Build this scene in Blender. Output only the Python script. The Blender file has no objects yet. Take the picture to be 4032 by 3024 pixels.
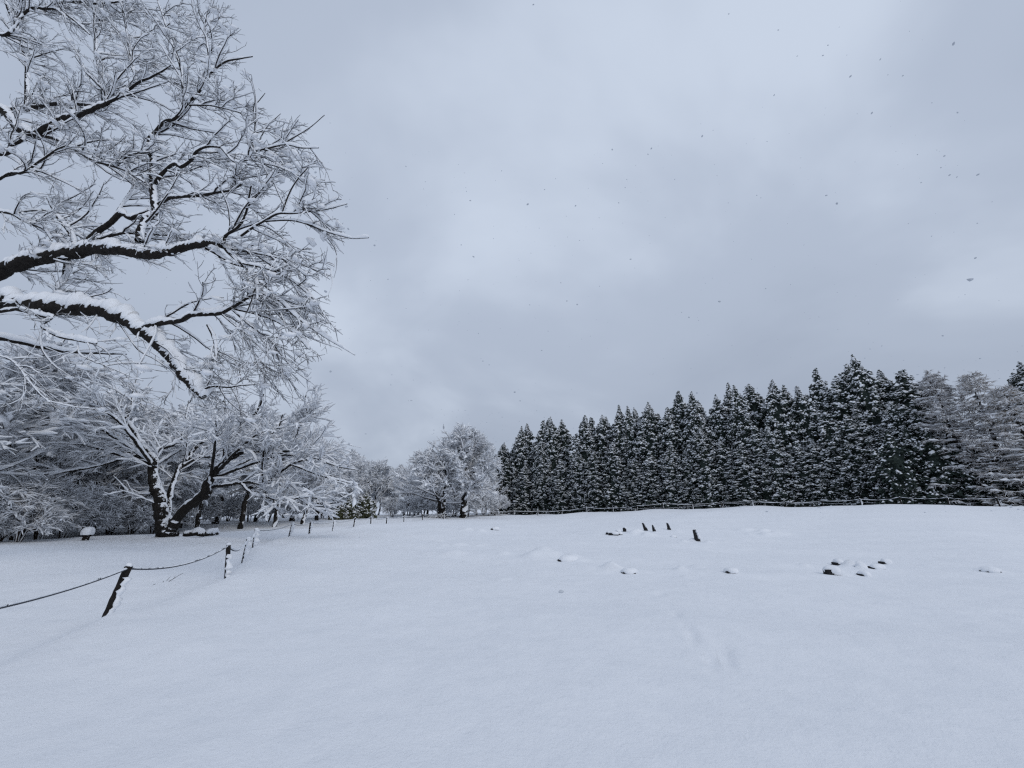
import bpy, math, random
import numpy as np
from mathutils import Vector

scene = bpy.context.scene
COL = scene.collection
R_ = math.radians

# ------------------------------------------------------------------ camera
EYE = 1.55
FPX = 1514.0
W0, H0 = 4032, 3024
TILT = math.atan((2000 - 1512) / FPX)
ct, st = math.cos(TILT), math.sin(TILT)
cam = bpy.data.cameras.new("camera")
cam.sensor_width = 36.0
cam.lens = FPX / W0 * 36.0
cam.clip_start = 0.05
cam.clip_end = 5000
camo = bpy.data.objects.new("camera", cam)
COL.objects.link(camo)
camo.location = (0, 0, EYE)
camo.rotation_euler = (math.pi / 2 + TILT, 0, 0)
scene.camera = camo

# ------------------------------------------------------------------ world: overcast sky
SUN_EL, SUN_AZ = R_(36), R_(148)
world = bpy.data.worlds.new("World")
scene.world = world
world.use_nodes = True
nt = world.node_tree
nt.nodes.clear()
N = nt.nodes.new
out = N("ShaderNodeOutputWorld")
bg = N("ShaderNodeBackground")
bg.inputs["Strength"].default_value = 0.1
sky = N("ShaderNodeTexSky")
sky.sky_type = "NISHITA"
sky.sun_disc = False
sky.sun_elevation = SUN_EL
sky.sun_rotation = SUN_AZ
tc = N("ShaderNodeTexCoord")
sep = N("ShaderNodeSeparateXYZ")
nt.links.new(tc.outputs["Generated"], sep.inputs[0])
# cloud deck: project the view direction on a high flat layer
addz = N("ShaderNodeMath"); addz.operation = "ADD"; addz.inputs[1].default_value = 0.42
mz = N("ShaderNodeMath"); mz.operation = "MAXIMUM"; mz.inputs[1].default_value = 0.0
nt.links.new(sep.outputs["Z"], mz.inputs[0]); nt.links.new(mz.outputs[0], addz.inputs[0])
dx = N("ShaderNodeMath"); dx.operation = "DIVIDE"
dy = N("ShaderNodeMath"); dy.operation = "DIVIDE"
nt.links.new(sep.outputs["X"], dx.inputs[0]); nt.links.new(addz.outputs[0], dx.inputs[1])
nt.links.new(sep.outputs["Y"], dy.inputs[0]); nt.links.new(addz.outputs[0], dy.inputs[1])
comb = N("ShaderNodeCombineXYZ")
nt.links.new(dx.outputs[0], comb.inputs[0]); nt.links.new(dy.outputs[0], comb.inputs[1])
comb.inputs[2].default_value = 27.4
no = N("ShaderNodeTexNoise"); no.inputs["Scale"].default_value = 1.2; no.inputs["Detail"].default_value = 5.0
no.inputs["Roughness"].default_value = 0.47; no.inputs["Distortion"].default_value = 0.25
nt.links.new(comb.outputs[0], no.inputs["Vector"])
ramp = N("ShaderNodeValToRGB")
ramp.color_ramp.interpolation = "EASE"
CL = [(0.30, (3.95, 4.56, 5.68)), (0.50, (4.45, 5.10, 6.28)), (0.70, (5.75, 6.48, 7.7))]
ramp.color_ramp.elements[0].position = CL[0][0]; ramp.color_ramp.elements[0].color = (*[c / 10 for c in CL[0][1]], 1)
ramp.color_ramp.elements[1].position = CL[2][0]; ramp.color_ramp.elements[1].color = (*[c / 10 for c in CL[2][1]], 1)
e = ramp.color_ramp.elements.new(CL[1][0]); e.color = (*[c / 10 for c in CL[1][1]], 1)
nt.links.new(no.outputs[0], ramp.inputs[0])
sc10 = N("ShaderNodeVectorMath"); sc10.operation = "SCALE"
hor = N("ShaderNodeMapRange"); hor.interpolation_type = "SMOOTHSTEP"
hor.inputs[1].default_value = 0.0; hor.inputs[2].default_value = 0.6; hor.inputs[3].default_value = 8.9; hor.inputs[4].default_value = 10.3
nt.links.new(sep.outputs["Z"], hor.inputs[0]); nt.links.new(hor.outputs[0], sc10.inputs[3])
nt.links.new(ramp.outputs[0], sc10.inputs[0])
mix = N("ShaderNodeMix"); mix.data_type = "RGBA"; mix.inputs[0].default_value = 0.975
nt.links.new(sky.outputs[0], mix.inputs[6]); nt.links.new(sc10.outputs[0], mix.inputs[7])
nt.links.new(mix.outputs[2], bg.inputs[0]); nt.links.new(bg.outputs[0], out.inputs[0])

sun = bpy.data.lights.new("sun", "SUN")
sun.energy = 0.8
sun.angle = R_(20)
sun.color = (1.0, 0.97, 0.93)
suno = bpy.data.objects.new("sun", sun)
COL.objects.link(suno)
sd = Vector((math.sin(SUN_AZ) * math.cos(SUN_EL), math.cos(SUN_AZ) * math.cos(SUN_EL), math.sin(SUN_EL)))
suno.rotation_euler = sd.to_track_quat("Z", "Y").to_euler()
suno.location = (20, 40, 60)

vs = scene.view_settings
scene.display_settings.display_device = "sRGB"
vs.view_transform = "Standard"; vs.look = "None"; vs.exposure = 0.0; vs.gamma = 1.0
vs.use_curve_mapping = False
scene.render.engine = "CYCLES"
scene.cycles.max_bounces = 6
scene.cycles.diffuse_bounces = 3
scene.cycles.use_denoising = False
scene.cycles.sample_clamp_direct = 3.0
scene.cycles.sample_clamp_indirect = 1.5
scene.cycles.pixel_filter_type = "BLACKMAN_HARRIS"
scene.cycles.filter_width = 1.3

# ------------------------------------------------------------------ helpers
def ray(px, py):
    u = (px - W0 / 2) / FPX
    v = (H0 / 2 - py) / FPX
    return np.array([u, ct - st * v, st + ct * v])

def at_y(px, py, y):
    d = ray(px, py)
    return np.array([0, 0, EYE]) + d * (y / d[1])

def project(p):
    p = np.asarray(p, float)
    x, y, z = p[..., 0], p[..., 1], p[..., 2] - EYE
    dep = np.maximum(y * ct + z * st, 1e-3)
    return np.stack([W0 / 2 + FPX * x / dep, H0 / 2 - FPX * (-y * st + z * ct) / dep], -1)

def sstep(a, b, x):
    t = np.clip((x - a) / (b - a), 0, 1)
    return t * t * (3 - 2 * t)

def nrm(v):
    return v / np.maximum(np.linalg.norm(v, axis=-1, keepdims=True), 1e-9)

def mesh_from(name, verts, polys, smooth=False):
    """polys: list of int arrays (M,k)"""
    me = bpy.data.meshes.new(name)
    verts = np.asarray(verts, np.float32)
    polys = [np.asarray(p, np.int32) for p in polys if len(p)]
    me.vertices.add(len(verts))
    me.vertices.foreach_set("co", verts.ravel())
    loops = np.concatenate([p.ravel() for p in polys])
    tot = np.concatenate([np.full(len(p), p.shape[1], np.int32) for p in polys])
    start = np.concatenate([[0], np.cumsum(tot)[:-1]]).astype(np.int32)
    me.loops.add(len(loops)); me.loops.foreach_set("vertex_index", loops)
    me.polygons.add(len(tot)); me.polygons.foreach_set("loop_start", start)
    me.polygons.foreach_set("loop_total", tot)
    me.polygons.foreach_set("use_smooth", np.full(len(tot), smooth, bool))
    me.update(calc_edges=True)
    me.validate()
    return me

class MB:
    def __init__(s):
        s.v = []; s.q = []; s.t = []; s.n = 0
    def add(s, v, q=None, t=None):
        if q is not None and len(q): s.q.append(np.asarray(q) + s.n)
        if t is not None and len(t): s.t.append(np.asarray(t) + s.n)
        v = np.asarray(v, float).reshape(-1, 3)
        s.v.append(v); s.n += len(v)
    def mesh(s, name, smooth=False):
        p = []
        if s.q: p.append(np.concatenate(s.q))
        if s.t: p.append(np.concatenate(s.t))
        return mesh_from(name, np.concatenate(s.v), p, smooth)

def put(name, me, mat, parent=None, kind=None):
    o = bpy.data.objects.new(name, me)
    if me is not None and mat is not None and not me.materials:
        me.materials.append(mat)
    COL.objects.link(o)
    if parent is not None: o.parent = parent
    if kind: o["kind"] = kind
    return o

def tag(o, label, cat, group=None):
    o["label"] = label; o["category"] = cat
    if group: o["group"] = group
    return o

def thing(name, label, cat, loc=(0, 0, 0), group=None):
    o = bpy.data.objects.new(name, None)
    o.empty_display_size = 0.2
    COL.objects.link(o)
    o.location = tuple(float(c) for c in loc)
    return tag(o, label, cat, group)

def frames(P, U0=None):
    T = nrm(np.gradient(P, axis=-2))
    ref = np.zeros_like(T); ref[..., 2] = 1
    if U0 is not None: ref = ref + np.asarray(U0)
    steep = np.abs((nrm(ref) * T).sum(-1)) > 0.985
    ref[steep] = (0.6, -0.75, 0.2)
    U = nrm(ref - T * (ref * T).sum(-1, keepdims=True))
    S = np.cross(T, U)
    return T, U, S

def ring_quads(M, Np, K):
    i = np.arange(M)[:, None, None] * Np * K + np.arange(Np - 1)[None, :, None] * K
    k = np.arange(K)[None, None, :]; k2 = (k + 1) % K
    return np.stack([i + k, i + k2, i + K + k2, i + K + k], -1).reshape(-1, 4)

def tubes(P, R, K):
    """P (M,N,3) R (M,N) -> verts, quads"""
    T, U, S = frames(P)
    a = np.arange(K) * 2 * math.pi / K
    v = P[:, :, None] + R[:, :, None, None] * (np.cos(a)[:, None] * S[:, :, None] + np.sin(a)[:, None] * U[:, :, None])
    return v.reshape(-1, 3), ring_quads(P.shape[0], P.shape[1], K)

WIND = np.array([0.85, 0.10, 0.0])

def snow_on(rng, P, R, th, wide=0.75, minfac=0.28, gap=0.10):
    """diamond section snow ridge on the upper side of each polyline"""
    M, Np, _ = P.shape
    T, U, S = frames(P, WIND * 0.35)
    hz = np.sqrt(np.clip(1 - T[..., 2] ** 2, 0, 1))
    amt = th * (minfac + (1 - minfac) * hz ** 1.5) * rng.uniform(0.45, 1.5, (M, Np)) * rng.uniform(0.6, 1.4, (M, 1))
    amt *= np.where(rng.random((M, Np)) < gap, 0.15, 1.0)
    amt[:, -1] *= 0.25; amt[:, 0] *= 0.8
    h = amt
    w = R * 1.0 + amt * wide * rng.uniform(0.7, 1.2, (M, Np))
    w = np.maximum(w, 0.001)
    sh = rng.normal(0, 0.18, (M, Np)) * amt
    b = P - U * (R * 0.25)[..., None]
    l = P + S * (w)[..., None] + U * (R * 0.5 + h * 0.42)[..., None]
    t = P + U * (R + h)[..., None] + S * sh[..., None]
    r = P - S * (w)[..., None] + U * (R * 0.5 + h * 0.42)[..., None]
    v = np.stack([b, r, t, l], 2)
    return v.reshape(-1, 3), ring_quads(M, Np, 4)

def smooth_noise(rng, n, k):
    a = rng.normal(0, 1, n + 4 * k)
    w = np.hanning(2 * k + 1); w /= w.sum()
    a = np.convolve(a, w, "same")[2 * k:2 * k + n]
    return a / (a.std() + 1e-6)

def catmull(pts, n):
    p = np.asarray(pts, float)
    if len(p) == 2: 
        t = np.linspace(0, 1, n)[:, None]; return p[0] * (1 - t) + p[1] * t
    p = np.vstack([2 * p[0] - p[1], p, 2 * p[-1] - p[-2]])
    m = len(p) - 3
    u = np.linspace(0, m - 1e-6, n); i = u.astype(int); f = (u - i)[:, None]
    a, b, c, d = p[i], p[i + 1], p[i + 2], p[i + 3]
    return 0.5 * (2 * b + (c - a) * f + (2 * a - 5 * b + 4 * c - d) * f ** 2 + (3 * b - a - 3 * c + d) * f ** 3)

def limb_meshes(rng, pts, rad, step, th, sides=10, rag=1.0, lodeg=62, ramp=3):
    """one gnarled limb and its ragged snow cap; returns bark mesh data, snow data, and the polyline"""
    p = np.asarray(pts, float)
    L = np.linalg.norm(np.diff(p, axis=0), axis=1).sum()
    n = max(6, int(L / step))
    P = catmull(p, n)
    r = np.interp(np.linspace(0, 1, n), np.linspace(0, 1, len(rad)), rad)
    k = max(2, int(0.34 / step))
    wob = np.stack([smooth_noise(rng, n, k) for _ in range(3)], 1) * (r * 0.13)[:, None]
    wob[0] = 0
    P = P + wob
    r = r * (1 + 0.045 * smooth_noise(rng, n, k))
    T, U, S = frames(P[None])
    a = np.arange(sides) * 2 * math.pi / sides
    jr = 1 + 0.045 * rng.normal(0, 1, (1, n, sides))
    v = P[None, :, None] + (r[None, :, None] * jr)[..., None] * (np.cos(a)[:, None] * S[:, :, None] + np.sin(a)[:, None] * U[:, :, None])
    bark = (v.reshape(-1, 3), ring_quads(1, n, sides))
    # end cap so that a cut limb is closed
    T, U, S = frames(P[None], WIND * 0.35)
    T, U, S = T[0], U[0], S[0]
    hz = np.sqrt(np.clip(1 - T[:, 2] ** 2, 0, 1))
    lump = np.clip(1 + 0.33 * smooth_noise(rng, n, k) + 0.16 * rng.normal(0, 1, n), 0.25, 1.9)
    h = th * (0.10 + 0.90 * hz ** 1.6) * lump
    h *= sstep(0, ramp, np.arange(n)) * 0.85 + 0.15
    h[-1] *= 0.2
    lo = R_(lodeg) * (0.45 + 0.55 * hz)
    aL = lo + rag * R_(13) * rng.normal(0, 1, n) + R_(8) * smooth_noise(rng, n, k)
    aR = lo + rag * R_(13) * rng.normal(0, 1, n) + R_(8) * smooth_noise(rng, n, k)
    aL = np.clip(aL, R_(8), R_(120)); aR = np.clip(aR, R_(8), R_(120))
    K = 7
    ring = [P - U * (r * 0.2)[:, None]]
    for j in range(K):
        f = j / (K - 1)
        ang = -aR + (aL + aR) * f
        bul = np.sin(math.pi * f) ** 0.55
        rr = r * 1.02 + h * bul + (0.012 if 0 < j < K - 1 else 0.004)
        d = np.cos(ang)[:, None] * U + np.sin(ang)[:, None] * S
        pp = P + d * (r * 1.02 + 0.004)[:, None] + (0.8 * U + 0.2 * d) * (h * bul)[:, None]
        ring.append(pp)
    v = np.stack(ring, 1)
    snow = (v.reshape(-1, 3), ring_quads(1, n, K + 1))
    return bark, snow, P, r

def spawn(rng, P, R, n, t0, t1, L0, L1, Np, a0, a1, grav=0.0, wander=0.12, bias=None, flat=1.0, rk=0.018, rtip=0.35, rmin=0.002, tl=0.35):
    """children for every polyline of (M,N,3)"""
    M, Nq, _ = P.shape
    n = np.broadcast_to(np.asarray(n), (M,)).astype(int)
    idx = np.repeat(np.arange(M), n)
    m = len(idx)
    t = rng.uniform(t0, t1, m)
    f = t * (Nq - 1); i = np.minimum(f.astype(int), Nq - 2); ff = (f - i)[:, None]
    base = P[idx, i] * (1 - ff) + P[idx, i + 1] * ff
    T = nrm(P[idx, i + 1] - P[idx, i])
    v = rng.normal(0, 1, (m, 3)); v[:, 2] *= flat
    v = nrm(v - T * (v * T).sum(1, keepdims=True))
    a = rng.uniform(a0, a1, m)[:, None]
    D = np.cos(a) * T + np.sin(a) * v
    if bias is not None:
        D = D + (bias(base) if callable(bias) else np.asarray(bias))
    D = nrm(D)
    L = rng.uniform(L0, L1, m) * (1 - tl * t)
    step = (L / (Np - 1))[:, None]
    pts = [base]; p = base
    curl = rng.normal(0, wander, (m, 3))
    for k in range(Np - 1):
        D = nrm(D + curl * 0.5 + rng.normal(0, wander, (m, 3)) + np.array([0, 0, -grav]))
        p = p + D * step
        pts.append(p)
    C = np.stack(pts, 1)
    rp = R[idx, i]
    r0 = np.maximum(np.minimum(rp * 0.75, L * rk), rmin)
    Rr = r0[:, None] * np.linspace(1, rtip, Np)[None]
    Rr = np.maximum(Rr, rmin * 0.6)
    return C, Rr

# ------------------------------------------------------------------ materials
def mat_new(name):
    m = bpy.data.materials.new(name); m.use_nodes = True
    nt = m.node_tree
    b = nt.nodes["Principled BSDF"]
    return m, nt, b

def noise_node(nt, scale, detail=4, rough=0.55, coord="Object"):
    tc = nt.nodes.new("ShaderNodeTexCoord")
    n = nt.nodes.new("ShaderNodeTexNoise")
    n.inputs["Scale"].default_value = scale; n.inputs["Detail"].default_value = detail
    n.inputs["Roughness"].default_value = rough
    nt.links.new(tc.outputs[coord], n.inputs["Vector"])
    return n

def ramp_node(nt, src, stops):
    r = nt.nodes.new("ShaderNodeValToRGB")
    els = r.color_ramp.elements
    els[0].position, els[0].color = stops[0][0], (*stops[0][1], 1)
    els[1].position, els[1].color = stops[-1][0], (*stops[-1][1], 1)
    for p, c in stops[1:-1]:
        e = els.new(p); e.color = (*c, 1)
    nt.links.new(src, r.inputs[0])
    return r

def bump(nt, b, src, strength, dist):
    bp = nt.nodes.new("ShaderNodeBump")
    bp.inputs["Strength"].default_value = strength; bp.inputs["Distance"].default_value = dist
    nt.links.new(src, bp.inputs["Height"])
    prev = b.inputs["Normal"].links
    if prev: nt.links.new(prev[0].from_socket, bp.inputs["Normal"])
    nt.links.new(bp.outputs[0], b.inputs["Normal"])

def snow_mat(name, bump_s, ground=False):
    m, nt, b = mat_new(name)
    b.inputs["Roughness"].default_value = 0.75
    b.inputs["Specular IOR Level"].default_value = 0.06
    n = noise_node(nt, 3.0, 5, 0.6)
    r = ramp_node(nt, n.outputs[0], [(0.3, (0.82, 0.843, 0.88)), (0.7, (0.87, 0.888, 0.92))])
    nt.links.new(r.outputs[0], b.inputs["Base Color"])
    if ground:
        n1 = noise_node(nt, 2.2, 6, 0.6); bump(nt, b, n1.outputs[0], 0.55, 0.06)
        n2 = noise_node(nt, 34.0, 4, 0.65); bump(nt, b, n2.outputs[0], 0.5, 0.012)
        n3 = noise_node(nt, 190.0, 2, 0.6); bump(nt, b, n3.outputs[0], 0.6, 0.004)
    else:
        n2 = noise_node(nt, 22.0, 4, 0.65); bump(nt, b, n2.outputs[0], bump_s, 0.03)
    return m

def bark_mat(name, dark, light, snow_amt, nscale=9.0):
    """wet dark bark with blown snow sticking to its windward side"""
    m, nt, b = mat_new(name)
    b.inputs["Roughness"].default_value = 0.85
    b.inputs["Specular IOR Level"].default_value = 0.15
    n = noise_node(nt, nscale, 6, 0.65)
    r = ramp_node(nt, n.outputs[0], [(0.3, dark), (0.75, light)])
    bump(nt, b, n.outputs[0], 0.8, 0.03)
    if snow_amt > 0:
        g = nt.nodes.new("ShaderNodeNewGeometry")
        dot = nt.nodes.new("ShaderNodeVectorMath"); dot.operation = "DOT_PRODUCT"
        dot.inputs[1].default_value = (0.55, -0.25, 0.75)
        nt.links.new(g.outputs["Normal"], dot.inputs[0])
        n2 = noise_node(nt, nscale * 0.9, 6, 0.7)
        ma = nt.nodes.new("ShaderNodeMath"); ma.operation = "MULTIPLY_ADD"
        ma.inputs[1].default_value = 0.42
        nt.links.new(dot.outputs["Value"], ma.inputs[0]); nt.links.new(n2.outputs[0], ma.inputs[2])
        th = nt.nodes.new("ShaderNodeMapRange")
        th.inputs[1].default_value = 0.98 - snow_amt * 0.35; th.inputs[2].default_value = th.inputs[1].default_value + 0.05
        nt.links.new(ma.outputs[0], th.inputs[0])
        mx = nt.nodes.new("ShaderNodeMix"); mx.data_type = "RGBA"
        nt.links.new(th.outputs[0], mx.inputs[0])
        nt.links.new(r.outputs[0], mx.inputs[6]); mx.inputs[7].default_value = (0.84, 0.86, 0.89, 1)
        nt.links.new(mx.outputs[2], b.inputs["Base Color"])
    else:
        nt.links.new(r.outputs[0], b.inputs["Base Color"])
    return m

def leaf_mat(name, a, c):
    m, nt, b = mat_new(name)
    b.inputs["Roughness"].default_value = 0.8
    b.inputs["Specular IOR Level"].default_value = 0.15
    n = noise_node(nt, 1.3, 4, 0.6)
    r = ramp_node(nt, n.outputs[0], [(0.35, a), (0.7, c)])
    nt.links.new(r.outputs[0], b.inputs["Base Color"])
    return m

M_GROUND = snow_mat("snow_field_mat", 0, True)
M_SNOW = snow_mat("settled_snow_mat", 0.5)
M_FLAKE = leaf_mat("airborne_flake", (0.50, 0.53, 0.58), (0.56, 0.59, 0.63))  # greyer than settled snow: shade against the sky put into the colour
M_BARK = bark_mat("cherry_bark", (0.007, 0.006, 0.006), (0.028, 0.024, 0.021), 0.18)
M_BARK_TRUNK = bark_mat("cherry_trunk_bark", (0.007, 0.006, 0.006), (0.030, 0.026, 0.022), 0.42, 7.0)
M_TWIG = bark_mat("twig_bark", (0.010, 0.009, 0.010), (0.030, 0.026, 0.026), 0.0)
M_TWIG_HAZED = bark_mat("hazed_twig_bark", (0.022, 0.020, 0.021), (0.06, 0.053, 0.051), 0.0, 2.0)  # lighter than the near twigs: distance haze put into the base colour
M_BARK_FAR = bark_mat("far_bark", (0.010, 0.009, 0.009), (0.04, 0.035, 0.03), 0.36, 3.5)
M_SHRUB = bark_mat("brown_shrub_twigs", (0.022, 0.016, 0.013), (0.06, 0.043, 0.034), 0.0, 3.0)
M_LARCH = bark_mat("tan_larch_twigs", (0.13, 0.097, 0.064), (0.27, 0.205, 0.14), 0.0, 0.6)
M_LARCH_GREY = bark_mat("grey_larch_twigs", (0.09, 0.075, 0.068), (0.20, 0.17, 0.155), 0.0, 0.6)
M_CONIFER = leaf_mat("conifer_foliage", (0.021, 0.031, 0.028), (0.050, 0.066, 0.056))
M_SHRUBLEAF = leaf_mat("evergreen_shrub_leaves", (0.045, 0.052, 0.03), (0.11, 0.115, 0.06))
M_POST = bark_mat("dark_stake_wood", (0.008, 0.007, 0.007), (0.03, 0.026, 0.023), 0.10, 14.0)
M_ROPE = bark_mat("grey_rope", (0.05, 0.055, 0.065), (0.14, 0.15, 0.17), 0.0, 40.0)
M_STONE = bark_mat("wet_dark_stone", (0.010, 0.010, 0.011), (0.04, 0.04, 0.043), 0.22, 8.0)

# ------------------------------------------------------------------ terrain
LEFT_POSTS_PX = [(419, 2424), (893, 2275), (959, 2206), (999, 2155), (1139, 2113), (1219, 2094), (1311, 2085),
                 (1393, 2074), (1460, 2067), (1522, 2060), (1590, 2052), (1664, 2049), (1746, 2045), (1836, 2036)]
def flat_hit(px, py, z=0.0):
    d = ray(px, py); s = (z - EYE) / d[2]
    return np.array([d[0] * s, d[1] * s])
LP = [np.array([-4.85, 3.35])] + [flat_hit(*p) for p in LEFT_POSTS_PX]
RIGHT_POSTS = [(1925, 74.5), (2022, 77), (2117, 77), (2211, 74.5), (2309, 70.5), (2412, 66.5), (2508, 63), (2612, 61), (2727, 59.5), (2843, 58),
               (2966, 56), (3097, 53), (3245, 49.5), (3395, 46), (3555, 42.5), (3742, 38.6), (3941, 35.5), (4165, 32.5)]
RP = []
for px, s in RIGHT_POSTS:
    d = ray(px, 2002); RP.append(np.array([d[0] * s, d[1] * s]))
FENCE = np.array(LP + RP)
fy = np.array([p[1] for p in LP]); fx = np.array([p[0] for p in LP])

# snow-covered humps over buried stones (photo pixel, half width m, height m)
HUMPS_PX = [(1730, 2138, .30, .06), (1745, 2154, .25, .04), (1812, 2152, .30, .05), (1800, 2165, .25, .04), (1785, 2187, .40, .06), (1725, 2165, .25, .03),
            (1882, 2157, .22, .05), (1907, 2154, .22, .05), (1982, 2189, .25, .05), (1840, 2090, .45, .10), (1893, 2094, .35, .09),
            (2132, 2194, .35, .15), (2090, 2205, .45, .07), (2170, 2198, .5, .10), (2255, 2206, .35, .08), (2290, 2219, .25, .05), (2130, 2212, .6, .07),
            (2400, 2245, .25, .08), (2430, 2249, .22, .07), (2680, 2255, .18, .06), (2748, 2246, .17, .06), (2780, 2257, .12, .03), (2705, 2272, .15, .03),
            (2495, 2106, .4, .10), (2515, 2102, .3, .12), (2540, 2111, .3, .06), (2560, 2113, .4, .07), (2585, 2102, .3, .06),
            (2695, 2139, .22, .07), (2677, 2147, .15, .05), (2728, 2132, .2, .08), (2790, 2142, .2, .08), (2813, 2134, .2, .05), (2853, 2136, .15, .05),
            (2920, 2089, .4, .05), (2948, 2087, .3, .07), (2950, 2106, .25, .06), (3010, 2094, .35, .12), (3010, 2106, .3, .08), (3035, 2103, .35, .06), (3060, 2104, .3, .06), (3085, 2102, .5, .05), (2980, 2118, .25, .05),
            (3170, 2234, .16, .05), (3349, 2232, .14, .07), (3384, 2228, .17, .10), (3387, 2242, .12, .06), (3310, 2266, .22, .07), (3345, 2232, .2, .05),
            (3649, 2229, .16, .03), (3901, 2247, .26, .07), (3707, 2023, .5, .06), (3785, 2021, .5, .06), (2670, 2095, .3, .06), (1985, 2280, .2, .02),
            (2630, 2388, .10, -.032), (2660, 2420, .10, -.032), (2700, 2465, .10, -.032), (2725, 2500, .10, -.032), (2760, 2555, .10, -.032), (2800, 2600, .10, -.032), (2855, 2575, .10, -.032), (2880, 2620, .10, -.032), (2600, 2340, .10, -.032)]

rngT = np.random.default_rng(5)
WAVES = []
for wl, amp in [(37, .10), (21, .07), (13, .07), (7.3, .045), (4.1, .026), (2.3, .013), (1.2, .006), (.6, .002)]:
    for _ in range(3):
        a = rngT.uniform(0, 2 * math.pi)
        WAVES.append((math.cos(a) * 2 * math.pi / wl, math.sin(a) * 2 * math.pi / wl, rngT.uniform(0, 6.28), amp * 0.55))

def fence_dist(x, y):
    """signed distance to the far fence line, positive in front of it (towards the camera)"""
    F = np.array(RP[1:])
    best = np.full(x.shape, 1e9); sg = np.ones(x.shape)
    for a, b in zip(F[:-1], F[1:]):
        e = b - a; L2 = (e ** 2).sum()
        t = np.clip(((x - a[0]) * e[0] + (y - a[1]) * e[1]) / L2, 0, 1)
        dx, dy = x - (a[0] + t * e[0]), y - (a[1] + t * e[1])
        d = np.hypot(dx, dy); cr = e[0] * dy - e[1] * dx
        m = d < best
        best = np.where(m, d, best); sg = np.where(m, np.where(cr < 0, 1.0, -1.0), sg)
    return best * sg

def ground0(x, y):
    x = np.asarray(x, float); y = np.asarray(y, float)
    xr = np.maximum(x - 3, 0) / 21.0
    g = 2.0 * (1 - np.exp(-xr ** 1.25)) * sstep(6, 42, y)
    fd = fence_dist(x, y)
    g = g + 0.10 * np.exp(-((fd - 6.5) / 3.0) ** 2) * sstep(22, 40, x)
    g = g - 0.75 * sstep(0.5, 7, -fd) * sstep(12, 30, x)
    # low bank along the left rope fence
    xf = np.interp(y, fy, fx)
    side = xf - x
    near = sstep(0, 3, y) * (1 - sstep(45, 60, y))
    g = g - 0.13 * sstep(-0.25, 0.35, side) * near + 0.035 * np.exp(-((side + 0.45) / 0.3) ** 2) * near
    # field falls off a little behind the photographer
    far = sstep(0, 6, np.hypot(x, y))
    for kx, ky, ph, am in WAVES:
        g = g + am * np.sin(kx * x + ky * y + ph) * (0.25 + 0.75 * far) * np.where(am > .02, sstep(10, 30, np.hypot(x, y)), 1.0)
    # flattened track along the far fence
    tr = fd - 9.0
    g = g - 0.05 * np.exp(-(tr / 1.1) ** 2) * sstep(-12, -2, x) * (1 - sstep(22, 32, x))
    return g

def ghit(px, py):
    d = ray(px, py); z = 0.0
    lo, hi = 0.5, 200.0
    ss = np.concatenate([np.arange(1.0, 40, 0.05), np.arange(40, 130, 0.2)])
    P = d[None] * ss[:, None]
    h = EYE + P[:, 2] - ground0(P[:, 0], P[:, 1])
    k = np.argmax(h < 0) if (h < 0).any() else len(ss) - 1
    return P[k, :2]

TER = np.array(sorted([tuple(ghit(*p)) for p in ((1450, 2150), (1700, 2190), (1950, 2215), (2300, 2240), (2650, 2262), (3000, 2275), (3400, 2285))]))
HUMPS = [(*ghit(px, py), w, h) for px, py, w, h in HUMPS_PX]
HOLES = []   # wells around trunks, stones, filled in below
def ground(x, y):
    x = np.asarray(x, float); y = np.asarray(y, float)
    g = ground0(x, y)
    g = g + .07 * sstep(-.35, .35, y - np.interp(x, TER[:, 0], TER[:, 1])) * sstep(-9, -5, x) * (1 - sstep(6, 10, x)) * (1 - sstep(22, 34, y))
    for i, (hx, hy, w, h) in enumerate(HUMPS):
        a = (i * 1.7) % 3.14
        ex, ey = (x - hx), (y - hy)
        u = ex * math.cos(a) + ey * math.sin(a); v = -ex * math.sin(a) + ey * math.cos(a)
        g = g + 1.5 * h * np.exp(-((u / w) ** 2 + (v / (w * 0.7)) ** 2) ** 1.5)
    for (hx, hy, w, h) in HOLES:
        g = g + h * np.exp(-((x - hx) ** 2 + (y - hy) ** 2) / w ** 2)
    return g
def gz(x, y): return float(ground(np.array([x]), np.array([y]))[0])

def build_ground():
    th = np.concatenate([np.linspace(-58, 58, 350), np.linspace(58, 302, 62)[1:-1]])
    th = np.radians(th)
    r = np.concatenate([np.geomspace(0.35, 6, 70)[:-1], np.linspace(6, 30, 165)[:-1], np.geomspace(30, 125, 75), np.geomspace(140, 1500, 14)])
    nt_, nr = len(th), len(r)
    X = r[:, None] * np.sin(th)[None]; Y = r[:, None] * np.cos(th)[None]
    Z = ground(X, Y)
    Z = np.where(r[:, None] > 130, Z * np.clip((400 - r[:, None]) / 270, 0, 1), Z)
    v = np.stack([X, Y, Z], -1).reshape(-1, 3)
    i = np.arange(nr - 1)[:, None] * nt_; j = np.arange(nt_)[None]; j2 = (j + 1) % nt_
    q = np.stack([i + j, i + nt_ + j, i + nt_ + j2, i + j2], -1).reshape(-1, 4)[:, ::-1]
    c = len(v); v = np.vstack([v, [[0, 0, gz(0, 0)]]])
    j = np.arange(nt_)
    t = np.stack([np.full(nt_, c), (j + 1) % nt_, j], 1)
    me = mesh_from("snow_ground", v, [q, t], True)
    return put("snow_ground", me, M_GROUND, kind="structure")

# ------------------------------------------------------------------ the big near cherry tree (left)
def c1(*pts): return [(x * .678, y * .678) for x, y in pts]
def c2(*pts): return [(x * .678, y * .678 + 900) for x, y in pts]
def c3(*pts): return [(x * .4973, y * .4973 + 1900) for x, y in pts]

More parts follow.
